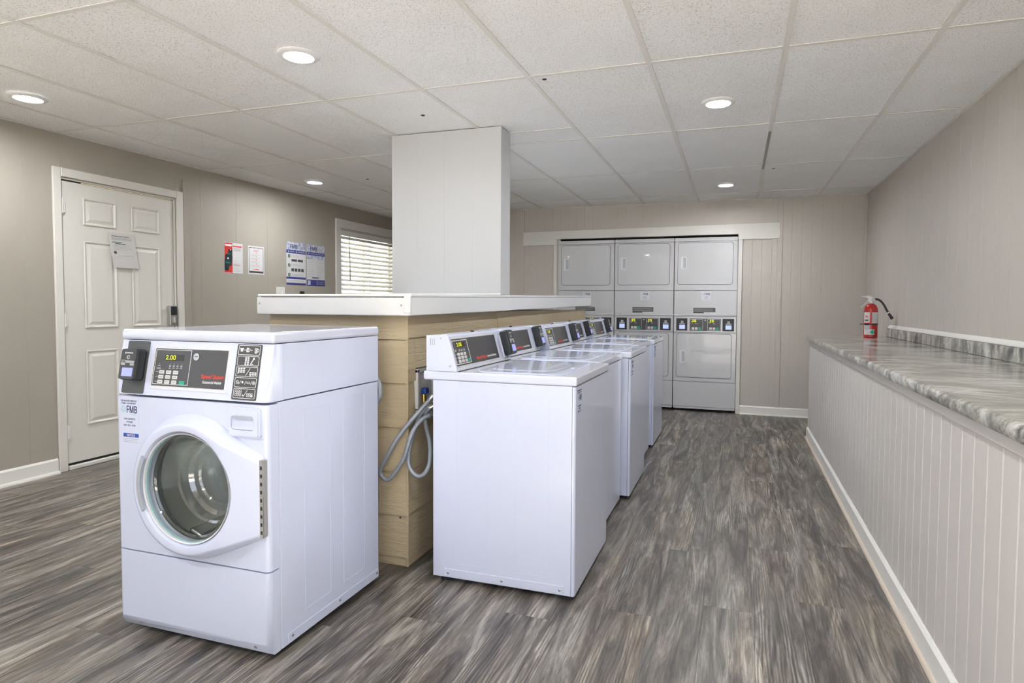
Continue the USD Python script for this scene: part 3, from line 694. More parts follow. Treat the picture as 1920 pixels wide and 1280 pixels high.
def cell(k):
    cz = vz(1.033)-k*.0358; cx = .5715
    full = rr(.089, .0325, .004, cx, cz); inn = rr(.0855, .029, .003, cx, cz)
    part('icon_cell', flat(full.difference(inn), .0004, .002), 'print_white', ic, smooth=False)
    S = []
    ci = lambda x, y, r, r2=0: Point(cx+x, cz+y).buffer(r, quad_segs=6).difference(Point(cx+x, cz+y).buffer(r2, quad_segs=6)) if r2 else Point(cx+x, cz+y).buffer(r, quad_segs=6)
    rc = lambda x0, y0, x1, y1: rect(cx+x0, cz+y0, cx+x1, cz+y1)
    ln = lambda pts, w: LineString([(cx+a, cz+b) for a, b in pts]).buffer(w, cap_style=2)
    if k == 0: S = [rc(-.036, -.005, -.026, .006), rc(-.039, .002, -.023, .007), ln([(-.021, 0), (-.014, 0)], .0012), rc(-.012, -.007, -.003, .008).difference(ci(-.007, 0, .003)), ci(-.002, 0, .006, .004), ci(.010, 0, .0022), rc(.022, -.008, .034, .007).difference(ci(.028, 0, .005, .003)), ci(.034, 0, .006, .004), rc(.024, -.011, .031, -.009)]
    if k == 1: S = [rc(-.013+.01*i, -.013+.0068*j, -.006+.01*i, -.008+.0068*j) for i in range(2) for j in range(4)]+[ln([(.012, -.009), (.024, .009)], .0018), ci(.023, .008, .004, .002), rc(.010, -.012, .022, -.0095)]
    if k == 2: S = [rc(-.037+.0105*i, -.004+.006*j, -.029+.0105*i, .0005+.006*j) for i in range(3) for j in range(3)]+[ln([(-.003, -.013), (.013, .012)], .0008)]+[rc(.012+.010*i, -.005+.0*j-.006*j, .020+.010*i, -.0005-.006*j) for i in range(3) for j in range(2)]+[ci(.016, -.012, .002), ci(-.035, -.006, .002)]
    if k == 3: S = [ci(-.033, 0, .0065, .005), ln([(-.036, .003), (-.031, -.003)], .001), ln([(-.026, -.006), (-.019, .006)], .0008), ci(-.012, .001, .004), ln([(-.003, -.006), (.003, .006)], .0008), rr(.013, .006, .0025, cx+.012, cz).difference(rr(.010, .003, .001, cx+.012, cz)), ln([(.021, -.006), (.026, .006)], .0008), ci(.034, 0, .006, .0045), ci(.034, 0, .0025)]
    if k == 4: S = [ci(-.034+.0095*i, .008-.0068*j, .0042, .0028) for i in range(3) for j in range(3)]+[ln([(-.004, -.013), (.012, .011)], .0008), rc(-.008, -.008, -.001, -.004)]+[ci(.014+.0085*i, -.001-.006*j, .004, .0026) for i in range(3) for j in range(2)]+[rc(.029, -.009, .036, -.005)]
    part('icon', flat(unary_union(S), .0004, .002), 'print_white', ic, smooth=False)
for k in range(5): cell(k)
# door
ring_c = Point(CXD, CZD)
def door_shape(rad, hx, hz0, hz1): return unary_union([ring_c.buffer(rad, quad_segs=24), rect(hx-.01, hz0, hx, hz1)]).convex_hull
def loft(p0, y0, p1, y1, n=120):
    """a skin between two star-shaped outlines about the door's centre"""
    def samp(p):
        out = []
        for t in np.linspace(0, 2*math.pi, n, endpoint=False):
            l = LineString([(CXD, CZD), (CXD+2*math.cos(t), CZD+2*math.sin(t))]); q = l.intersection(p.exterior if p.geom_type == 'Polygon' else p)
            q = q if q.geom_type == 'Point' else list(q.geoms)[-1]; out.append((q.x, q.y))
        return np.array(out)
    return samp(p0), samp(p1)
outl = [(door_shape(.248, .652, .420, .690), -.001), (door_shape(.243, .652, .425, .685), -.016), (door_shape(.226, .650, .432, .676), -.044), (door_shape(.214, .645, .44, .668), -.050), (ring_c.buffer(.196, quad_segs=24), -.046), (ring_c.buffer(.187, quad_segs=24), -.030), (ring_c.buffer(.184, quad_segs=24), -.002)]
n = 144; rings = []
for p, y in outl:
    s, _ = loft(p, y, p, y, n); tt = np.clip((s[:, 0]-CXD-.165)/(.652-CXD-.165), 0, 1); rings.append(np.column_stack([s[:, 0], y*(1-.66*tt), s[:, 1]]))
V = np.vstack(rings); F = []
for k in range(len(rings)):
    k2 = (k+1) % len(rings)
    for i in range(n):
        j = (i+1) % n; a, b, c, e = k*n+i, k*n+j, k2*n+j, k2*n+i
        F += [(a, b, c), (a, c, e)]
dm = trimesh.Trimesh(V, F, process=False)
dr = part('door', dm, 'enamel_matte', fw, smooth=40)
part('door_glass', lathe_y([(.1845, -.024), (.180, -.021), (.176, -.005), (.170, .000), (.163, .030), (.150, .066), (.142, .070), (.134, .098), (.120, .108), (.100, .110), (.094, .116), (0, .119), (0, .1225), (.096, .1195), (.103, .1135), (.122, .1115), (.137, .101), (.145, .0735), (.153, .069), (.1665, .030), (.1735, .003), (.1845, -.018)], (CXD, CZD), 64), 'bowl_glass', dr, smooth=25)
part('glass_rim', lathe_y([(.1818, -.026), (.1700, -.0235), (.1700, -.0205), (.1818, -.021)], (CXD, CZD), 64), 'bowl_glass', dr, smooth=30)
part('door_seal', lathe_y([(.1845, -.029), (.1818, -.0287), (.1818, -.0245), (.1845, -.0245)], (CXD, CZD), 64), 'teal_seal', dr, label='thin teal ring round the door glass')
part('door_bezel', lathe_y([(.1875, -.039), (.183, -.036), (.1835, -.029), (.1875, -.029)], (CXD, CZD), 64), 'plastic_white', dr)
hp = part('door_handle', plane(ext(Polygon([(CXD+r*math.cos(t), CZD+r*math.sin(t)) for r, ts in ((.2015, np.linspace(2.62, 3.62, 14)), (.186, np.linspace(3.60, 2.64, 14))) for t in ts]), .006), (0, -.0465, 0), X_, Z_), 'handle_grey', dr, label='pale grey curved door pull')
part('handle_pocket', plane(ext(Polygon([(CXD+r*math.cos(t), CZD+r*math.sin(t)) for r, ts in ((.1985, np.linspace(2.72, 3.52, 14)), (.193, np.linspace(3.50, 2.74, 14))) for t in ts]), .002), (0, -.0515, 0), X_, Z_), 'ink_grey', dr)
hg = part('door_hinge', bev(.6475, .6650, -.0175, -.001, .430, .682, .001), 'hinge_steel', fw, label='steel piano hinge')
for k in range(9):
    part('hinge_slot', bev(.6515, .6590, -.0183, -.0165, .440+k*.0265, .4515+k*.0265, .0004), 'rubber', hg)
part('hinge_rod', tube([(.6630, -.018, .431), (.6630, -.018, .681)], .0026, 8), 'chrome', hg)
# drum
dp = [(.1845, .0), (.205, .012), (.205, .05), (.262, .06), (.262, .42), (.22, .45), (.10, .455), (0, .45), (0, .455), (.10, .46), (.225, .455), (.267, .425), (.267, .055), (.21, .045), (.21, .01), (.1845, -.0)]
drum = part('drum', lathe_y(dp, (CXD, CZD), 56), 'steel_drum', fw, smooth=35)
for k in range(3):
    t = 2.2+k*2*math.pi/3
    m = T(rnd(-.02, .02, .08, .40, -.03, .03, .012)).copy()
    A = trimesh.transformations.rotation_matrix(-t, (0, 1, 0)); m.apply_translation((.235, 0, 0)); m.apply_transform(A); m.apply_translation((CXD, 0, CZD))
    part('drum_paddle', m, 'steel_drum', drum)
part('drum_gasket', lathe_y([(.186, .0005), (.2045, .0005), (.2045, .03), (.19, .035), (.186, .02)], (CXD, CZD), 48), 'grey_rubber', fw)
# dispenser drawer
dd = part('dispenser', cat(plane(ext(rr(.128, .098, .012, .583, .800), .010), (0, 0, 0), X_, Z_), plane(ext(rr(.118, .088, .010, .583, .800).difference(rr(.094, .040, .010, .580, .795)), .005), (0, -.0098, 0), X_, Z_)), 'enamel_matte', fw, label='white detergent drawer')
part('drawer_pull', plane(ext(Polygon([(.536, .815), (.624, .815), (.618, .822), (.545, .822)]), .007), (0, -.0145, 0), X_, Z_), 'handle_grey', dd)
part('pull_recess', hull([(.538, -.0101, .814), (.622, -.0101, .814), (.536, -.0101, .778), (.624, -.0101, .778), (.534, -.014, .778), (.626, -.014, .778)]), 'enamel_matte', dd)
fmb_logo(fw, (.024, -.0003, .846), X_, Z_, .98)
nt = part('notice_sticker', plane(ext(rect(.034, .690, .110, .727), .0003), (0, 0, 0), X_, Z_), 'enamel', fw, label='small blue notice sticker')
part('notice_band', plane(ext(rect(.036, .7125, .108, .7255), .0003, .0003), (0, 0, 0), X_, Z_), 'print_blue', nt)
part('notice_word', words('NOTICE', .0075, (.072, -.0006, .7155), X_, Z_, True, .0003, 'c', .038), 'paper_white', nt, smooth=False)
part('notice_lines', plane(ext(unary_union([rect(.036, .694+.0055*k, .105-.006*(k % 2), .6955+.0055*k) for k in range(3)]), .0003, .0003), (0, 0, 0), X_, Z_), 'print_grey', nt, smooth=False)

# ------------------------------------------------------------------ top-loading washers (local: front at x = 0 facing +x, near side y = 0)
def make_top_loader():
    t = thing('top_load_washer', 'white top-loading washer nearest the camera, its broad side in full view', 'washing machine', (-.596, 2.332, 0), group='row of top-loading washers')
    w_, b_ = .645, -.628
    part('cabinet', prof_z(Polygon(rr(-.0145-b_, w_-.004, .004, (b_-.0145)/2, w_/2).exterior.coords), .024, .8675), 'enamel', t)
    part('front_panel', man(prof_z(Polygon(rr(.06, w_-.002, .012, -.03, w_/2).exterior.coords), .024, .866)) ^ man(bev(-.0125, .01, -.1, 1, 0, 1, .0005)), 'enamel', t)
    for x0, x1 in ((-.52, -.375), (-.255, -.11)):
        part('embossed_panel', plane(ext(rect(x0, .085, x1, .815).difference(rect(x0+.004, .089, x1-.004, .811)), .0009), (0, .0021, 0), X_, Z_), 'enamel', t, smooth=False)
    part('kick_rail', bev(-.575, -.045, -.0006, .004, .026, .062, .0012), 'enamel', t)
    for x in (-.555, -.31, -.06):
        part('screw', screw((x, -.0006, .044), X_, Z_, .005), 'chrome', t)
    for fx in (-.585, -.045):
        for fy in (.04, w_-.05):
            part('foot', moved(lathe([(0, 0), (.02, 0), (.02, .011), (.009, .015), (.009, .03), (0, .03)], 16), (fx, fy, 0)), 'rubber', t)
    part('deck', rnd(-.672, .004, -.002, w_+.002, .868, .9055, .008, 4), 'enamel_top', t)
    lid = part('lid', cat(plane(ext(Polygon(rr(.375, .555, .06, -.262, w_/2).exterior.coords), .0045), (0, 0, .9052), X_, Y_), plane(ext(Polygon(rr(.300, .40, .09, -.285, w_/2).exterior.coords), .002), (0, 0, .9096), X_, Y_)), 'enamel_top', t)
    part('lid_rim', plane(ext(Polygon(rr(.385, .565, .064, -.262, w_/2).exterior.coords).difference(rr(.377, .557, .06, -.262, w_/2)), .0012), (0, 0, .9050), X_, Y_), 'enamel_matte', t)
    part('lid_pull', rnd(-.098, -.080, w_/2-.035, w_/2+.035, .9090, .9135, .0020, 3), 'enamel_top', lid)
    part('back_plate', bev(-.640, -.6285, .05, w_-.05, .60, .85, .002), 'steel', t)
    # console
    pr = [(-.657, .9062), (-.657, 1.052), (-.650, 1.058), (-.568, 1.060), (-.558, 1.052), (-.520, .917), (-.520, .9062)]
    part('console', prof_y(fixo(pr), .012, w_-.012), 'enamel', t, smooth=35)
    pe = [(-.595, .9062), (-.605, 1.0605), (-.566, 1.0635), (-.554, 1.054), (-.5155, .919), (-.5155, .9062)]
    part('end_cap', prof_y(fixo(pe), .0, .012), 'enamel', t)
    part('end_cap', prof_y(fixo(pe), w_-.012, w_), 'enamel', t)
    part('end_filler', prof_y(fixo([(-.658, .9062), (-.658, 1.0575), (-.605, 1.0600), (-.595, .9062)]), .002, .012), 'enamel', t)
    for x, z in ((-.588, 1.047), (-.545, .930)):
        part('screw', screw((x, .0, z), X_, Z_, .0045), 'chrome', t)
    part('rating_lines', plane(ext(unary_union([rect(-.640+.009*k, 1.015, -.6365+.009*k, 1.046-.004*(k % 2)) for k in range(3)]), .0004), (0, .0019, 0), X_, Z_), 'print_grey', t, smooth=False)
    part('trim_lip', bev(-.522, -.512, .012, w_-.012, .9065, .918, .002), 'plastic_white', t)
    part('shadow_joint', bev(-.5125, -.511, .01, w_-.01, .9058, .9078, .0004), 'dark_gap', t)
    part('console_lock', moved(lathe([(0, 0), (.009, 0), (.009, .006), (.006, .008), (0, .008)], 14), (-.605, .36, 1.0575)), 'rubber', t)
    ux, uy = np.array([0, 1.0, 0]), np.array([-.038, 0, .135]); L = np.linalg.norm(uy); nn = np.cross(ux, uy/L)
    P0 = np.array([-.520, 0, .917])
    O = lambda u, v, out=0.0: P0+ux*u+uy/L*v+nn*out
    fl_ = lambda p, dpt, out=0.0: plane(ext(p, dpt), O(0, 0, out), ux, uy)
    bezel = part('panel_bezel', fl_(rect(.012, .004, .512, .136), .0012), 'plastic_white', t)
    g = part('control_panel', fl_(rect(.014, .010, .505, .128), .001, .0012), 'panel_dark', t, label='dark grey control panel')
    o = .0022
    part('keypad_outline', fl_(rect(.02, .016, .172, .122).difference(rect(.0235, .0195, .1685, .1185)), .0004, o), 'print_white', g, smooth=False)
    part('display', fl_(rect(.055, .092, .145, .112), .0005, o), 'display_back', g)
    part('display_digits', words('2.00', .0155, O(.060, .0945, o+.0006), ux, uy, True, .0004, width=.05), 'display_yellow', g, smooth=False)
    part('legend', fl_(unary_union([rect(.03, .072, .045, .082)]+[rect(.07+.024*k, .072, .083+.024*k, .081) for k in range(3)]+[rect(.028, .028+.0155*k, .038, .031+.0155*k) for k in range(3)]), .0003, o), 'print_grey', g, smooth=False)
    for r in range(3):
        for c in range(3):
            part('button', fl_(rr(.024, .0125, .002, .058+.032*c, .029+.0155*r), .001, o), 'button', g)
    part('start_button', fl_(rr(.024, .0125, .001, .153, .029), .001, o), 'print_green', g, label='green start button')
    part('brand_name', words('Speed Queen', .0135, O(.235, .0235, o), ux, uy, True, .0004, width=.120), 'print_red', g, smooth=False)
    part('product_line', words('Commercial Washer', .0095, O(.360, .0250, o), ux, uy, True, .0004, width=.112), 'print_white', g, smooth=False)
    reader(t, O(.598, .074, .006), ux, uy, .070, .128, .046, brand=True)
    part('reader_bracket', fl_(rect(.57, .004, .632, .122), .006), 'plastic_white', t)
    part('bracket_hole', fl_(Point(.598, .0075).buffer(.0035), .0008, .006), 'rubber', t)
    fmb_logo(t, (.0006, .018, .852), Y_, Z_, .95)
    return t
tl0 = make_top_loader()
TLS = [(-.652, 3.01, 'second top-loading washer from the camera, set slightly back from its neighbours'),
       (-.604, 3.70, 'middle top-loading washer of the row, standing forward of its neighbours'),
       (-.668, 4.405, 'fourth top-loading washer from the camera, second nearest the dryers'),
       (-.646, 5.13, 'top-loading washer at the far end of the row, nearest the dryers')]
for x, y, lab in TLS:
    copy_of(tl0, (x, y, 0), lab)

# hoses beside the half wall
def hose(pts, r, label, ends=True, name='water_hose'):
    t = thing(name, label, 'hose', pts[0])
    P = np.array(pts)-np.array(pts[0])
    part('braided_tube', tube(P, r, 12, 90), 'braid', t)
    if ends:
        for p, q in ((P[0], P[1]), (P[-1], P[-2])):
            dv = (q-p)/np.linalg.norm(q-p); part('coupling', tube([p-dv*.001, p+dv*.022], r*1.35, 12), 'steel', t)
    return t
def ray(u, v, y):
    d = np.array([(u-960-PPX)/FPX, -(v-640-PPY)/FPX, 1.0]); R = np.array([rgt, upv, fwd]); d = R.T@d
    t = y/d[1]; return tuple(np.array([0, 0, CAM_H])+d*t)
H1 = [(813, 741, 2.46), (795.6, 760, 2.44), (773.7, 785, 2.405), (742.5, 825.6, 2.372), (720, 866, 2.365), (713.5, 888, 2.365), (723.7, 899, 2.362), (739, 888, 2.36), (758, 857, 2.36), (770.6, 816, 2.368), (786, 791, 2.40), (799, 781, 2.43), (813, 776, 2.46)]
H2 = [(813, 759, 2.50), (792.5, 772.5, 2.485), (780, 797.5, 2.455), (769, 835, 2.415), (766, 866, 2.39), (773.7, 885, 2.385), (786, 893, 2.385), (800, 882, 2.39), (806.5, 857, 2.40), (805, 825.6, 2.425), (798, 793, 2.46), (800, 772, 2.49), (813, 764, 2.515)]
hose([ray(*p) for p in H1], .0098, 'grey braided hose hanging in the longer loop across the half wall corner')
hose([ray(*p) for p in H2], .0098, 'grey braided hose hanging in the shorter loop, close beside the top-loading washer')
hose([(FX+.55, FY+D+.03, .84), (FX+.625, FY+D+.035, .875), (FX+.652, FY+D+.035, .83), (FX+.635, FY+D+.035, .76), (FX+.55, FY+D+.035, .68)], .012, 'grey drain hose peeking out behind the front-loading washer', ends=False, name='drain_hose')

# ------------------------------------------------------------------ stacked dryers (local: left front bottom corner at the origin, facing -y)
DW = .680
def make_dryer():
    t = thing('stacked_dryer', 'left stacked pair of white dryers, partly hidden by the half wall', 'dryer', (-2.045, 7.105, 0), group='stacked dryers in the alcove')
    x0, x1 = .002, DW-.002
    pz = lambda p, d, y=0.0: plane(ext(p, d), (0, y, 0), X_, Z_)
    part('cabinet', bev(x0+.001, x1-.001, .0205, .70, .03, 1.948, .002), 'dryer_enamel', t)
    part('top_strip', rnd(x0, x1, 0, .02, 1.909, 1.950, .004, 3), 'dryer_enamel', t)
    part('upper_front', rnd(x0, x1, 0, .02, 1.361, 1.906, .004, 3), 'dryer_enamel', t)
    part('middle_panel', rnd(x0, x1, 0, .02, 1.090, 1.358, .004, 3), 'dryer_enamel', t)
    part('console', rnd(x0, x1, -.004, .02, .891, 1.074, .005, 3), 'dryer_enamel', t)
    part('console_ledge', prof_x(fixo([(-.010, 1.074), (-.012, 1.080), (0, 1.091), (.02, 1.091), (.02, 1.074)]), x0, x1), 'dryer_enamel', t)
    part('lower_front', rnd(x0, x1, 0, .02, .336, .888, .004, 3), 'dryer_enamel', t)
    part('kick_panel', rnd(x0, x1, 0, .02, .052, .333, .004, 3), 'dryer_enamel', t)
    part('toe_rail', rnd(x0+.004, x1-.004, .002, .02, .026, .050, .004, 3), 'dryer_enamel', t)
    part('toe_space', bev(x0+.03, x1-.03, .05, .6, 0, .03, .002), 'dark_gap', t)
    for a, b, hz in ((1.427, 1.891, 1.670), (.384, .874, .616)):
        w_, h_ = .588, b-a; cx, cz = .334, (a+b)/2
        part('door_gasket', pz(rr(w_+.009, h_+.009, .033, cx, cz), .0012), 'grey_rubber', t)
        dr = part('door', cat(pz(rr(w_, h_, .030, cx, cz), .0045), pz(rr(w_-.014, h_-.014, .026, cx, cz), .0075)), 'dryer_enamel', t)
        part('door_handle', pz(rr(.066, .140, .008, .105, hz).difference(rr(.030, .116, .005, .113, hz)), .0125), 'plastic_white', dr)
        part('handle_recess', pz(rr(.034, .118, .005, .113, hz), .0085), 'handle_pale', dr)
    # console: reader windows and two keypads
    yc = -.004
    for k, (a, b) in enumerate(((.031, .152), (.531, .652))):
        rp = part('reader_window', pz(rect(a, .909, b, 1.047), .001, yc), 'reader_black', t, label='black card reader')
        c = (a+b)/2+.004
        part('reader_screen', pz(rr(.062, .047, .003, c, .951), .0012, yc-.001), 'screen_dryer', rp, label='lit blue screen')
        part('reader_label', pz(unary_union([rr(.060, .014, .003, c, .988), rr(.030, .026, .004, c, 1.008)]), .0006, yc-.001), 'print_grey', rp)
        part('reader_hood', pz(rr(.074, .125, .006, c, .977).difference(rr(.066, .117, .004, c, .977)), .006, yc-.001), 'reader_face', rp)
    cp_ = part('control_panel', pz(rect(.176, .909, .514, 1.045), .001, yc), 'panel_dark', t, label='dark control strip with two keypads')
    for a in (.181, .371):
        kp = part('keypad', pz(rr(.138, .124, .004, a+.069, .977).difference(rr(.133, .119, .003, a+.069, .977)), .0006, yc-.001), 'print_white', cp_)
        part('display_digits', words('.25', .027, (a+.012, yc-.0014, 1.006), X_, Z_, True, .0004, width=.056), 'display_bright', kp, smooth=False)
        part('display_lights', pz(unary_union([rect(a+.022, .988, a+.029, .999)]+[rect(a+.06+.014*k, .984, a+.066+.014*k, .996) for k in range(2)]), .0005, yc-.001), 'print_grey', kp)
        for k in range(2): part('button', pz(rr(.029, .026, .003, a+.034+.036*k, .936), .001, yc-.001), 'button', kp)
        part('start_button', pz(rr(.029, .026, .003, a+.106, .936), .001, yc-.001), 'print_green', kp, label='green start button')
    part('console_lock', plane(lathe([(0, 0), (.008, 0), (.008, .004), (0, .004)], 14), (.347, yc-.001, 1.028), X_, Z_), 'steel', cp_)
    lb = part('warning_label', pz(unary_union([rect(.215, 1.121, .335, 1.168), rect(.215, 1.106, .330, 1.122), rect(.334, 1.118, .453, 1.168)]), .0008), 'plate_grey', t, label='grey instruction label')
    part('label_lines', pz(unary_union([rect(.222, 1.158-.0085*k, .445-.02*(k % 2), 1.1605-.0085*k) for k in range(5)]), .0004, -.0008), 'print_grey', lb, smooth=False)
    part('label_tail', pz(rect(.336, 1.104, .452, 1.116), .0006), 'paper_white', lb)
    st = part('decal', pz(rr(.100, .105, .008, .352, 1.302), .0004), 'plastic_white', t, label='owner decal')
    part('decal_letters', words('FMB', .024, (.336, -.0006, 1.309), X_, Z_, True, .0003, width=.056), 'print_navy', st, smooth=False)
    part('decal_ring', pz(Point(.321, 1.320).buffer(.0115).difference(Point(.321, 1.320).buffer(.006)), .0003, -.0004), 'print_pale_blue', st, smooth=False)
    part('decal_line', cat(words('THIS MACHINE OWNED BY', .007, (.352, -.0006, 1.343), X_, Z_, False, .0003, 'c', .085), words('FOR SERVICE', .007, (.352, -.0006, 1.285), X_, Z_, False, .0003, 'c', .05), words('PHONE', .007, (.352, -.0006, 1.274), X_, Z_, False, .0003, 'c', .028), words('800-822-4750', .007, (.352, -.0006, 1.262), X_, Z_, False, .0003, 'c', .05)), 'print_navy', st, smooth=False)
    for sx in (.06, .62):
        part('screw', plane(lathe([(0, 0), (.004, 0), (.003, .002), (0, .002)], 10), (sx, -.0075, 1.0835), X_, (0, .6, .8)), 'steel', t)
    return t
d0 = make_dryer()
copy_of(d0, (-2.045+.6825, 7.105, 0), 'middle stacked pair of white dryers in the alcove')
copy_of(d0, (-2.045+2*.6825, 7.105, 0), 'right stacked pair of white dryers beside the bare wall panel')

# ------------------------------------------------------------------ fire extinguisher
ex = thing('fire_extinguisher', 'red fire extinguisher with black hose standing on the countertop', 'fire extinguisher', (1.078, 5.83, .9305))
R_ = .053
part('cylinder', lathe([(0, 0), (R_-.004, 0), (R_, .004), (R_, .225), (R_*.93, .250), (R_*.72, .272), (R_*.42, .284), (.016, .287), (0, .287)], 40), 'extinguisher_red', ex, smooth=40)
view = math.atan2(-5.83, -1.078)    # labels turned to the aisle
def wrap(a0, a1, z0, z1, off=.0006, n=10):
    P = []; t = np.linspace(a0, a1, n)
    V = [(q*math.cos(a), q*math.sin(a), z) for q in (R_+off, R_-.001) for z in (z0, z1) for a in t]; F = []
    for i in range(n-1): F += [(i, i+1, n+i+1), (i, n+i+1, n+i)]
    for i in range(n-1): F += [(2*n+i, 3*n+i+1, 2*n+i+1), (2*n+i, 3*n+i, 3*n+i+1)]
    return trimesh.Trimesh(V, F, process=False)
for nm, a0, a1, z0, z1, mt in (('label', -1.15, -.13, .125, .214, 'paper_white'), ('label', .18, 1.2, .122, .214, 'paper_white'), ('label', -1.15, -.08, .066, .105, 'label_silver'), ('label', -1.1, .55, .024, .070, 'paper_white')):
    part(nm, wrap(view+a0, view+a1, z0, z1), mt, ex, smooth=True)
for k in range(5): part('label_print', wrap(view+.3, view+1.05, .132+.016*k, .136+.016*k, .001), 'ink_grey', ex)
part('label_print', wrap(view-.95, view-.35, .14, .152, .001), 'ink', ex); part('label_print', wrap(view-.85, view-.45, .17, .185, .001), 'print_red', ex)
gd = [(view+.28+s*.19*(1 if k < 2 else 0), 0) for k, s in ((0, 1), (1, -1))]
c = view+.25
dia = [(c-.36, .047), (c, .047-.020), (c+.36, .047), (c, .047+.020)]
dq = ext(Polygon([(-.0195, 0), (0, -.0195), (.0195, 0), (0, .0195)]), .0003).subdivide().subdivide().subdivide()
dq.vertices = np.array([((R_+.0016+v[2])*math.cos(c+v[0]/R_), (R_+.0016+v[2])*math.sin(c+v[0]/R_), .047+v[1]) for v in dq.vertices])
part('hazard_diamond', dq, 'print_green', ex, label='green diamond symbol')
part('strap', wrap(view-2.9, view+2.9, .108, .1165, .002, 40), 'rubber', ex)
part('strap_buckle', moved(T(rnd(-.02, .02, -.004, .006, -.006, .006, .003)), (R_*math.cos(view-.5), R_*math.sin(view-.5)-.002, .112)), 'rubber', ex)
part('strap_end', tube([(-R_-.012, -.02, .1125), (-R_-.030, -.026, .1125)], .004, 8), 'rubber', ex)
part('valve_body', cat(lathe([(0, .28), (.017, .28), (.017, .296), (.013, .300), (.013, .325), (0, .325)], 20), T(rnd(-.026, .018, -.013, .013, .300, .338, .005))), 'silver_paint', ex)
part('carry_handle', T(hull([(-.018, -.009, .332), (-.018, .009, .332), (.006, -.009, .336), (.006, .009, .336), (-.075, -.008, .350), (-.075, .008, .350), (-.012, -.009, .352), (-.012, .009, .352), (-.075, -.008, .345), (-.075, .008, .345)])), 'silver_paint', ex)
part('squeeze_lever', T(hull([(-.022, -.009, .318), (-.022, .009, .318), (-.016, -.009, .324), (-.016, .009, .324), (-.078, -.008, .250), (-.078, .008, .250), (-.073, -.008, .248), (-.073, .008, .248)])), 'silver_paint', ex)
part('gauge', plane(lathe([(0, 0), (.014, 0), (.014, .010), (.011, .012), (0, .012)], 20), (.012, -.013, .318), X_, Z_), 'chrome', ex)
hs = part('hose', tube([(.016, 0, .318), (.045, -.004, .322), (.075, -.012, .300), (.100, -.022, .258), (.122, -.034, .210)], .0085, 12, 40), 'rubber', ex)
part('hose_clip', tube([(.120, -.033, .214), (.126, -.036, .203)], .0095, 12), 'silver_paint', ex)
part('nozzle', tube([(.125, -.0355, .204), (.150, -.050, .160)], [.010, .013], 14), 'rubber', ex)

# ------------------------------------------------------------------ papers on the left wall and door
def sheet(name, label, cat_, y0, y1, z0, z1, th=.0008, mt='paper_white', x=XL+.0005):
    t = thing(name, label, cat_, (x, y0, z0))
    part('sheet', bev(0, th, 0, y1-y0, 0, z1-z0, .0002), mt, t, smooth=False)
    return t
def pl(t, nm, poly, mt, lev=.0008, d=.0003, **k): return part(nm, plane(ext(poly, d), (lev, 0, 0), Y_, Z_), mt, t, smooth=False, **k)
def lines(x0, x1, ys, h=.004, jag=.15, seed=1):
    r = np.random.default_rng(seed); return unary_union([rect(x0, y, x1-(x1-x0)*jag*r.random(), y+h) for y in ys])
# notice on the door
nd = thing('door_notice', 'white printed paper notice taped to the white door', 'paper', (XL-.0002, 3.366, 1.449))
nn_ = 8; V = []; F = []
for i in range(nn_+1):
    z = .262*(1-i/nn_); bul = .004+.012*math.sin(i/nn_*2.6)*(i/nn_); sh = .030*(i/nn_)**2
    V += [(bul, sh, z), (bul+.004*(i/nn_), .205+sh, z+.001)]
for i in range(nn_): F += [(2*i, 2*i+2, 2*i+3), (2*i, 2*i+3, 2*i+1)]
sh_ = trimesh.Trimesh(V, F, process=False); bk = sh_.copy(); bk.invert(); bk.apply_translation((-.0006, 0, 0))
part('sheet', cat(sh_, bk), 'paper', nd, smooth=True)
def on_notice(poly, mt, nm):
    m = ext(poly, .0003); v = m.vertices.copy(); i = (1-v[:, 1]/.262)*nn_
    bul = .004+.012*np.sin(i/nn_*2.6)*(i/nn_); s = .030*(i/nn_)**2
    m.vertices = np.column_stack([bul+.004*(i/nn_)*(v[:, 0]/.205)+.0006+v[:, 2], v[:, 0]+s, v[:, 1]]); part(nm, m, mt, nd, smooth=False)
on_notice(lines(.02, .16, [.236], .004, 0), 'ink', 'print_line')
on_notice(lines(.02, .185, [.226-.0055*k for k in range(4)], .0035, .08), 'ink_grey', 'print_block')
on_notice(lines(.02, .10, [.190], .005, 0), 'green_dot', 'print_line')
on_notice(lines(.045, .09, [.179], .006, 0), 'print_navy', 'print_line'); on_notice(lines(.095, .125, [.178], .005, 0), 'ink', 'print_line')
on_notice(lines(.03, .185, [.166, .156, .146, .136], .0025, .35), 'ink_grey', 'print_line')
on_notice(Point(.035, .115).buffer(.011), 'ink', 'print_mark'); on_notice(lines(.06, .185, [.092], .002, .1), 'ink_grey', 'print_line')
# red poster
pa = sheet('red_poster', 'red and white poster with a dark card reader picture', 'poster', 4.452, 4.676, 1.466, 1.746)
pl(pa, 'red_band', rect(.003, .004, .098, .276), 'paper_red')
pl(pa, 'banner', lines(.010, .090, [.247], .018, 0), 'print_white', .0011)
dev = affinity.rotate(unary_union([rr(.05, .09, .01, .060, .175), rr(.085, .10, .012, .050, .118), rr(.062, .09, .008, .036, .062)]), -9, origin=(.05, .12)).intersection(rect(.003, .02, .12, .25))
dv = pl(pa, 'device_picture', dev, 'device_dark', .0011)
pl(pa, 'picture_accent', rect(.035, .172, .075, .182), 'device_teal', .0014); pl(pa, 'picture_accent', rect(.016, .088, .07, .102), 'device_teal', .0014)
pl(pa, 'picture_glint', unary_union([Point(.075, .213).buffer(.006), Point(.045, .135).buffer(.009)]), 'print_white', .0014)
pl(pa, 'headline', lines(.105, .212, [.243], .013, 0), 'print_red')
pl(pa, 'text_block', lines(.108, .205, [.230, .222, .214, .206], .005, .08), 'ink_grey')
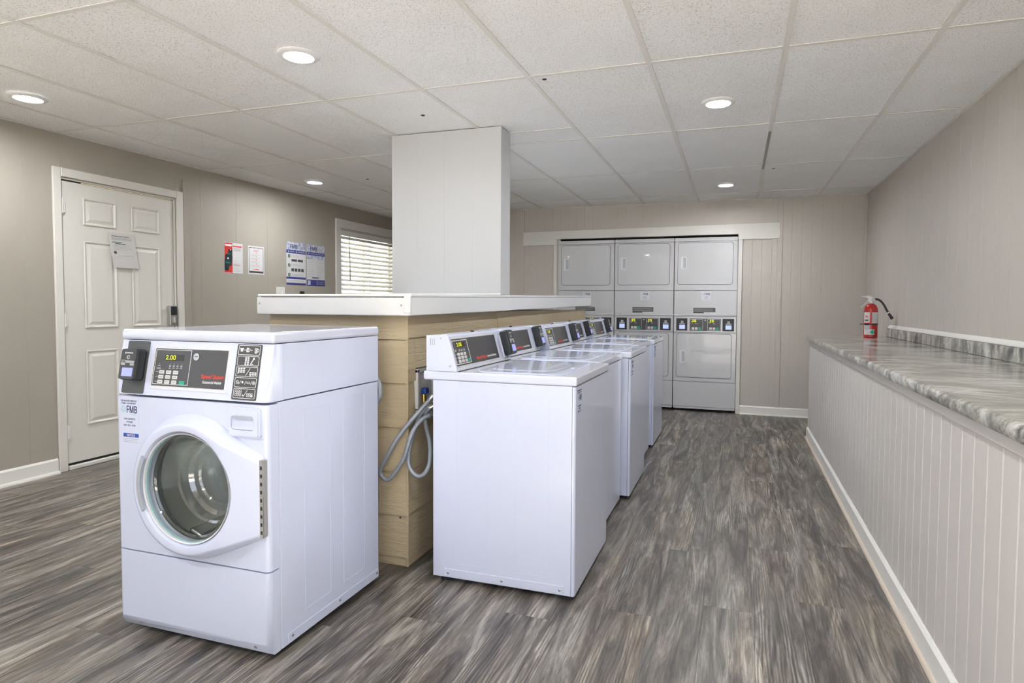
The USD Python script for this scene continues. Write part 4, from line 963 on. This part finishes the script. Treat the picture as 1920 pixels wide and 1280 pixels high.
pl(pa, 'text_lines', lines(.108, .205, [.112, .095, .085, .068, .058, .042, .03, .018], .003, .5, 4), 'ink_grey')
pl(pa, 'red_line', lines(.105, .19, [.076], .005, 0), 'print_red')
# framed-looking white notice
pb = sheet('white_notice', 'white notice with a thin black border beside the red poster', 'poster', 4.742, 4.952, 1.469, 1.741)
fr = rect(.012, .012, .198, .258)
pl(pb, 'border', fr.difference(rect(.016, .03, .194, .253)), 'ink')
part('title', words('HOPS', .017, (.0009, .105, .218), Y_, Z_, False, .0003, 'c'), 'print_red', pb, smooth=False)
pl(pb, 'text_lines', lines(.04, .17, [.186, .176, .152, .143, .12, .112, .084, .076], .003, .5, 8), 'ink_grey')
pl(pb, 'step_arrow', unary_union([Polygon([(.098, y+.008), (.112, y+.008), (.105, y)]) for y in (.199, .164, .131, .094)]), 'print_red')
pl(pb, 'red_line', lines(.07, .135, [.044], .006, 0), 'print_red')
# two blue-headed info posters
def info(name, label, y0, y1, z0, z1):
    t = sheet(name, label, 'poster', y0, y1, z0, z1); w_, h_ = y1-y0, z1-z0
    pl(t, 'header_picture', rect(0, h_-.085, w_, h_), 'paper_haze')
    part('header_logo', words('FMB', .040, (.0012, .06, h_-.066), Y_, Z_, True, .0003), 'print_navy', t, smooth=False)
    pl(t, 'header_text', lines(w_*.5, w_*.95, [h_-.045, h_-.065], .009, .3, 2), 'ink_grey', .0011)
    pl(t, 'header_band', rect(0, h_-.118, w_, h_-.084), 'paper_navy', .0011)
    pl(t, 'band_marks', unary_union([Point(w_*.11, h_-.101).buffer(.009), Point(w_*.52, h_-.101).buffer(.009), rect(w_*.18, h_-.104, w_*.42, h_-.098), rect(w_*.59, h_-.104, w_*.95, h_-.098)]), 'paper_haze', .0014)
    return t, w_, h_
pc, w_, h_ = info('instruction_poster', 'blue-headed poster with three green numbered dots', 5.268, 5.570, 1.384, 1.834)
for k, z in enumerate((.300, .205, .105)):
    q = pl(pc, 'step_dot', Point(.042, z).buffer(.019), 'green_dot')
    part('step_number', words(str(k+1), .017, (.0012, .042, z-.0085), Y_, Z_, True, .0003, 'c'), 'print_white', q, smooth=False)
pl(pc, 'store_badges', unary_union([rr(.085, .024, .003, .12, .258), rr(.082, .024, .003, .215, .258)]), 'ink')
pl(pc, 'pictures', unary_union([rr(.040, .032, .003, .095+.051*k, .158) for k in range(4)]), 'ink')
pl(pc, 'text_lines', lines(.075, .27, [.305, .293, .215, .203, .11, .098], .004, .5, 5), 'ink_grey')
pl(pc, 'footer_band', unary_union([rect(0, .062, w_, .084), rect(0, 0, w_, .022)]), 'paper_navy')
pl(pc, 'footer_line', lines(.02, .28, [.04], .005, .1, 3), 'ink_grey')
pdp, w_, h_ = info('payment_poster', 'blue-headed poster with two columns of small print beside the window', 5.588, 5.892, 1.383, 1.836)
pl(pdp, 'pale_picture', rect(0, h_-.16, w_, h_-.118), 'paper_haze')
pl(pdp, 'text_lines', unary_union([lines(.015, .14, [.10+.026*k for k in range(8)], .004, .4, 6), lines(.16, .29, [.10+.026*k for k in range(8)], .004, .4, 7)]), 'ink_grey')
pl(pdp, 'footer_band', rect(0, 0, w_, .068), 'paper_navy')
pl(pdp, 'footer_marks', unary_union([rr(.045, .05, .004, .038, .034), Point(.17, .046).buffer(.008), Point(.17, .022).buffer(.008), rect(.19, .043, .28, .048), rect(.19, .02, .28, .025)]), 'paper_haze', .0011)
pl(pdp, 'small_logo', lines(.085, .2, [.083], .012, .1, 3), 'print_navy')

sw = thing('wall_plate', 'white electrical wall plate under the blue-headed posters', 'wall plate', (XL+.0005, 5.112, 1.24))
part('plate', rnd(0, .006, 0, .125, 0, .115, .0025), 'trim_white', sw)
part('toggle', rnd(.004, .014, .036, .046, .045, .07, .002), 'trim_white', sw); part('toggle', rnd(.004, .014, .079, .089, .045, .07, .002), 'trim_white', sw)
hk = thing('robe_hook', 'small black wall hook just above the ledge', 'hook', (XL+.0005, 5.50, 1.30))
part('base', rnd(0, .012, -.03, .03, -.02, .02, .005), 'rubber', hk); part('cap', rnd(.01, .03, -.014, .014, -.01, .014, .005), 'rubber', hk)

# ------------------------------------------------------------------ recessed ceiling lamps
def make_lamp(loc, lab):
    t = thing('recessed_light', lab, 'ceiling light', loc, group='recessed ceiling lights')
    part('trim_ring', lathe([(.063, -.004), (.068, -.010), (.088, -.006), (.094, -.001), (.094, .0035), (.063, .0035)], 40), 'lamp_trim', t)
    part('lens', lathe([(0, -.0055), (.055, -.0055), (.0635, -.004), (.0635, .001), (0, .001)], 40), 'lamp_glow', t, smooth=False)
    return t
l0 = make_lamp((-1.968, 2.423, CEIL), 'round recessed ceiling light above the front-loading washer')
for p, lab in (((-3.845, 2.45), 'round recessed ceiling light nearest the left edge of the photo'), ((-3.848, 4.946), 'round recessed ceiling light by the left wall, above the posters'),
               ((-.123, 3.695), 'round recessed ceiling light over the aisle, nearer the camera'), ((-.123, 6.187), 'round recessed ceiling light over the aisle, nearest the dryers'),
               ((-.123, 1.2), 'round recessed ceiling light out of view behind the camera, right side'), ((-1.968, -.05), 'round recessed ceiling light out of view behind the camera, middle'),
               ((-3.845, -.05), 'round recessed ceiling light out of view behind the camera, left side'), ((-.123, -1.0), 'round recessed ceiling light out of view behind the camera, by the back door'), ((-1.968, 4.946), 'round recessed ceiling light hidden behind the column')):
    copy_of(l0, (*p, CEIL), lab)
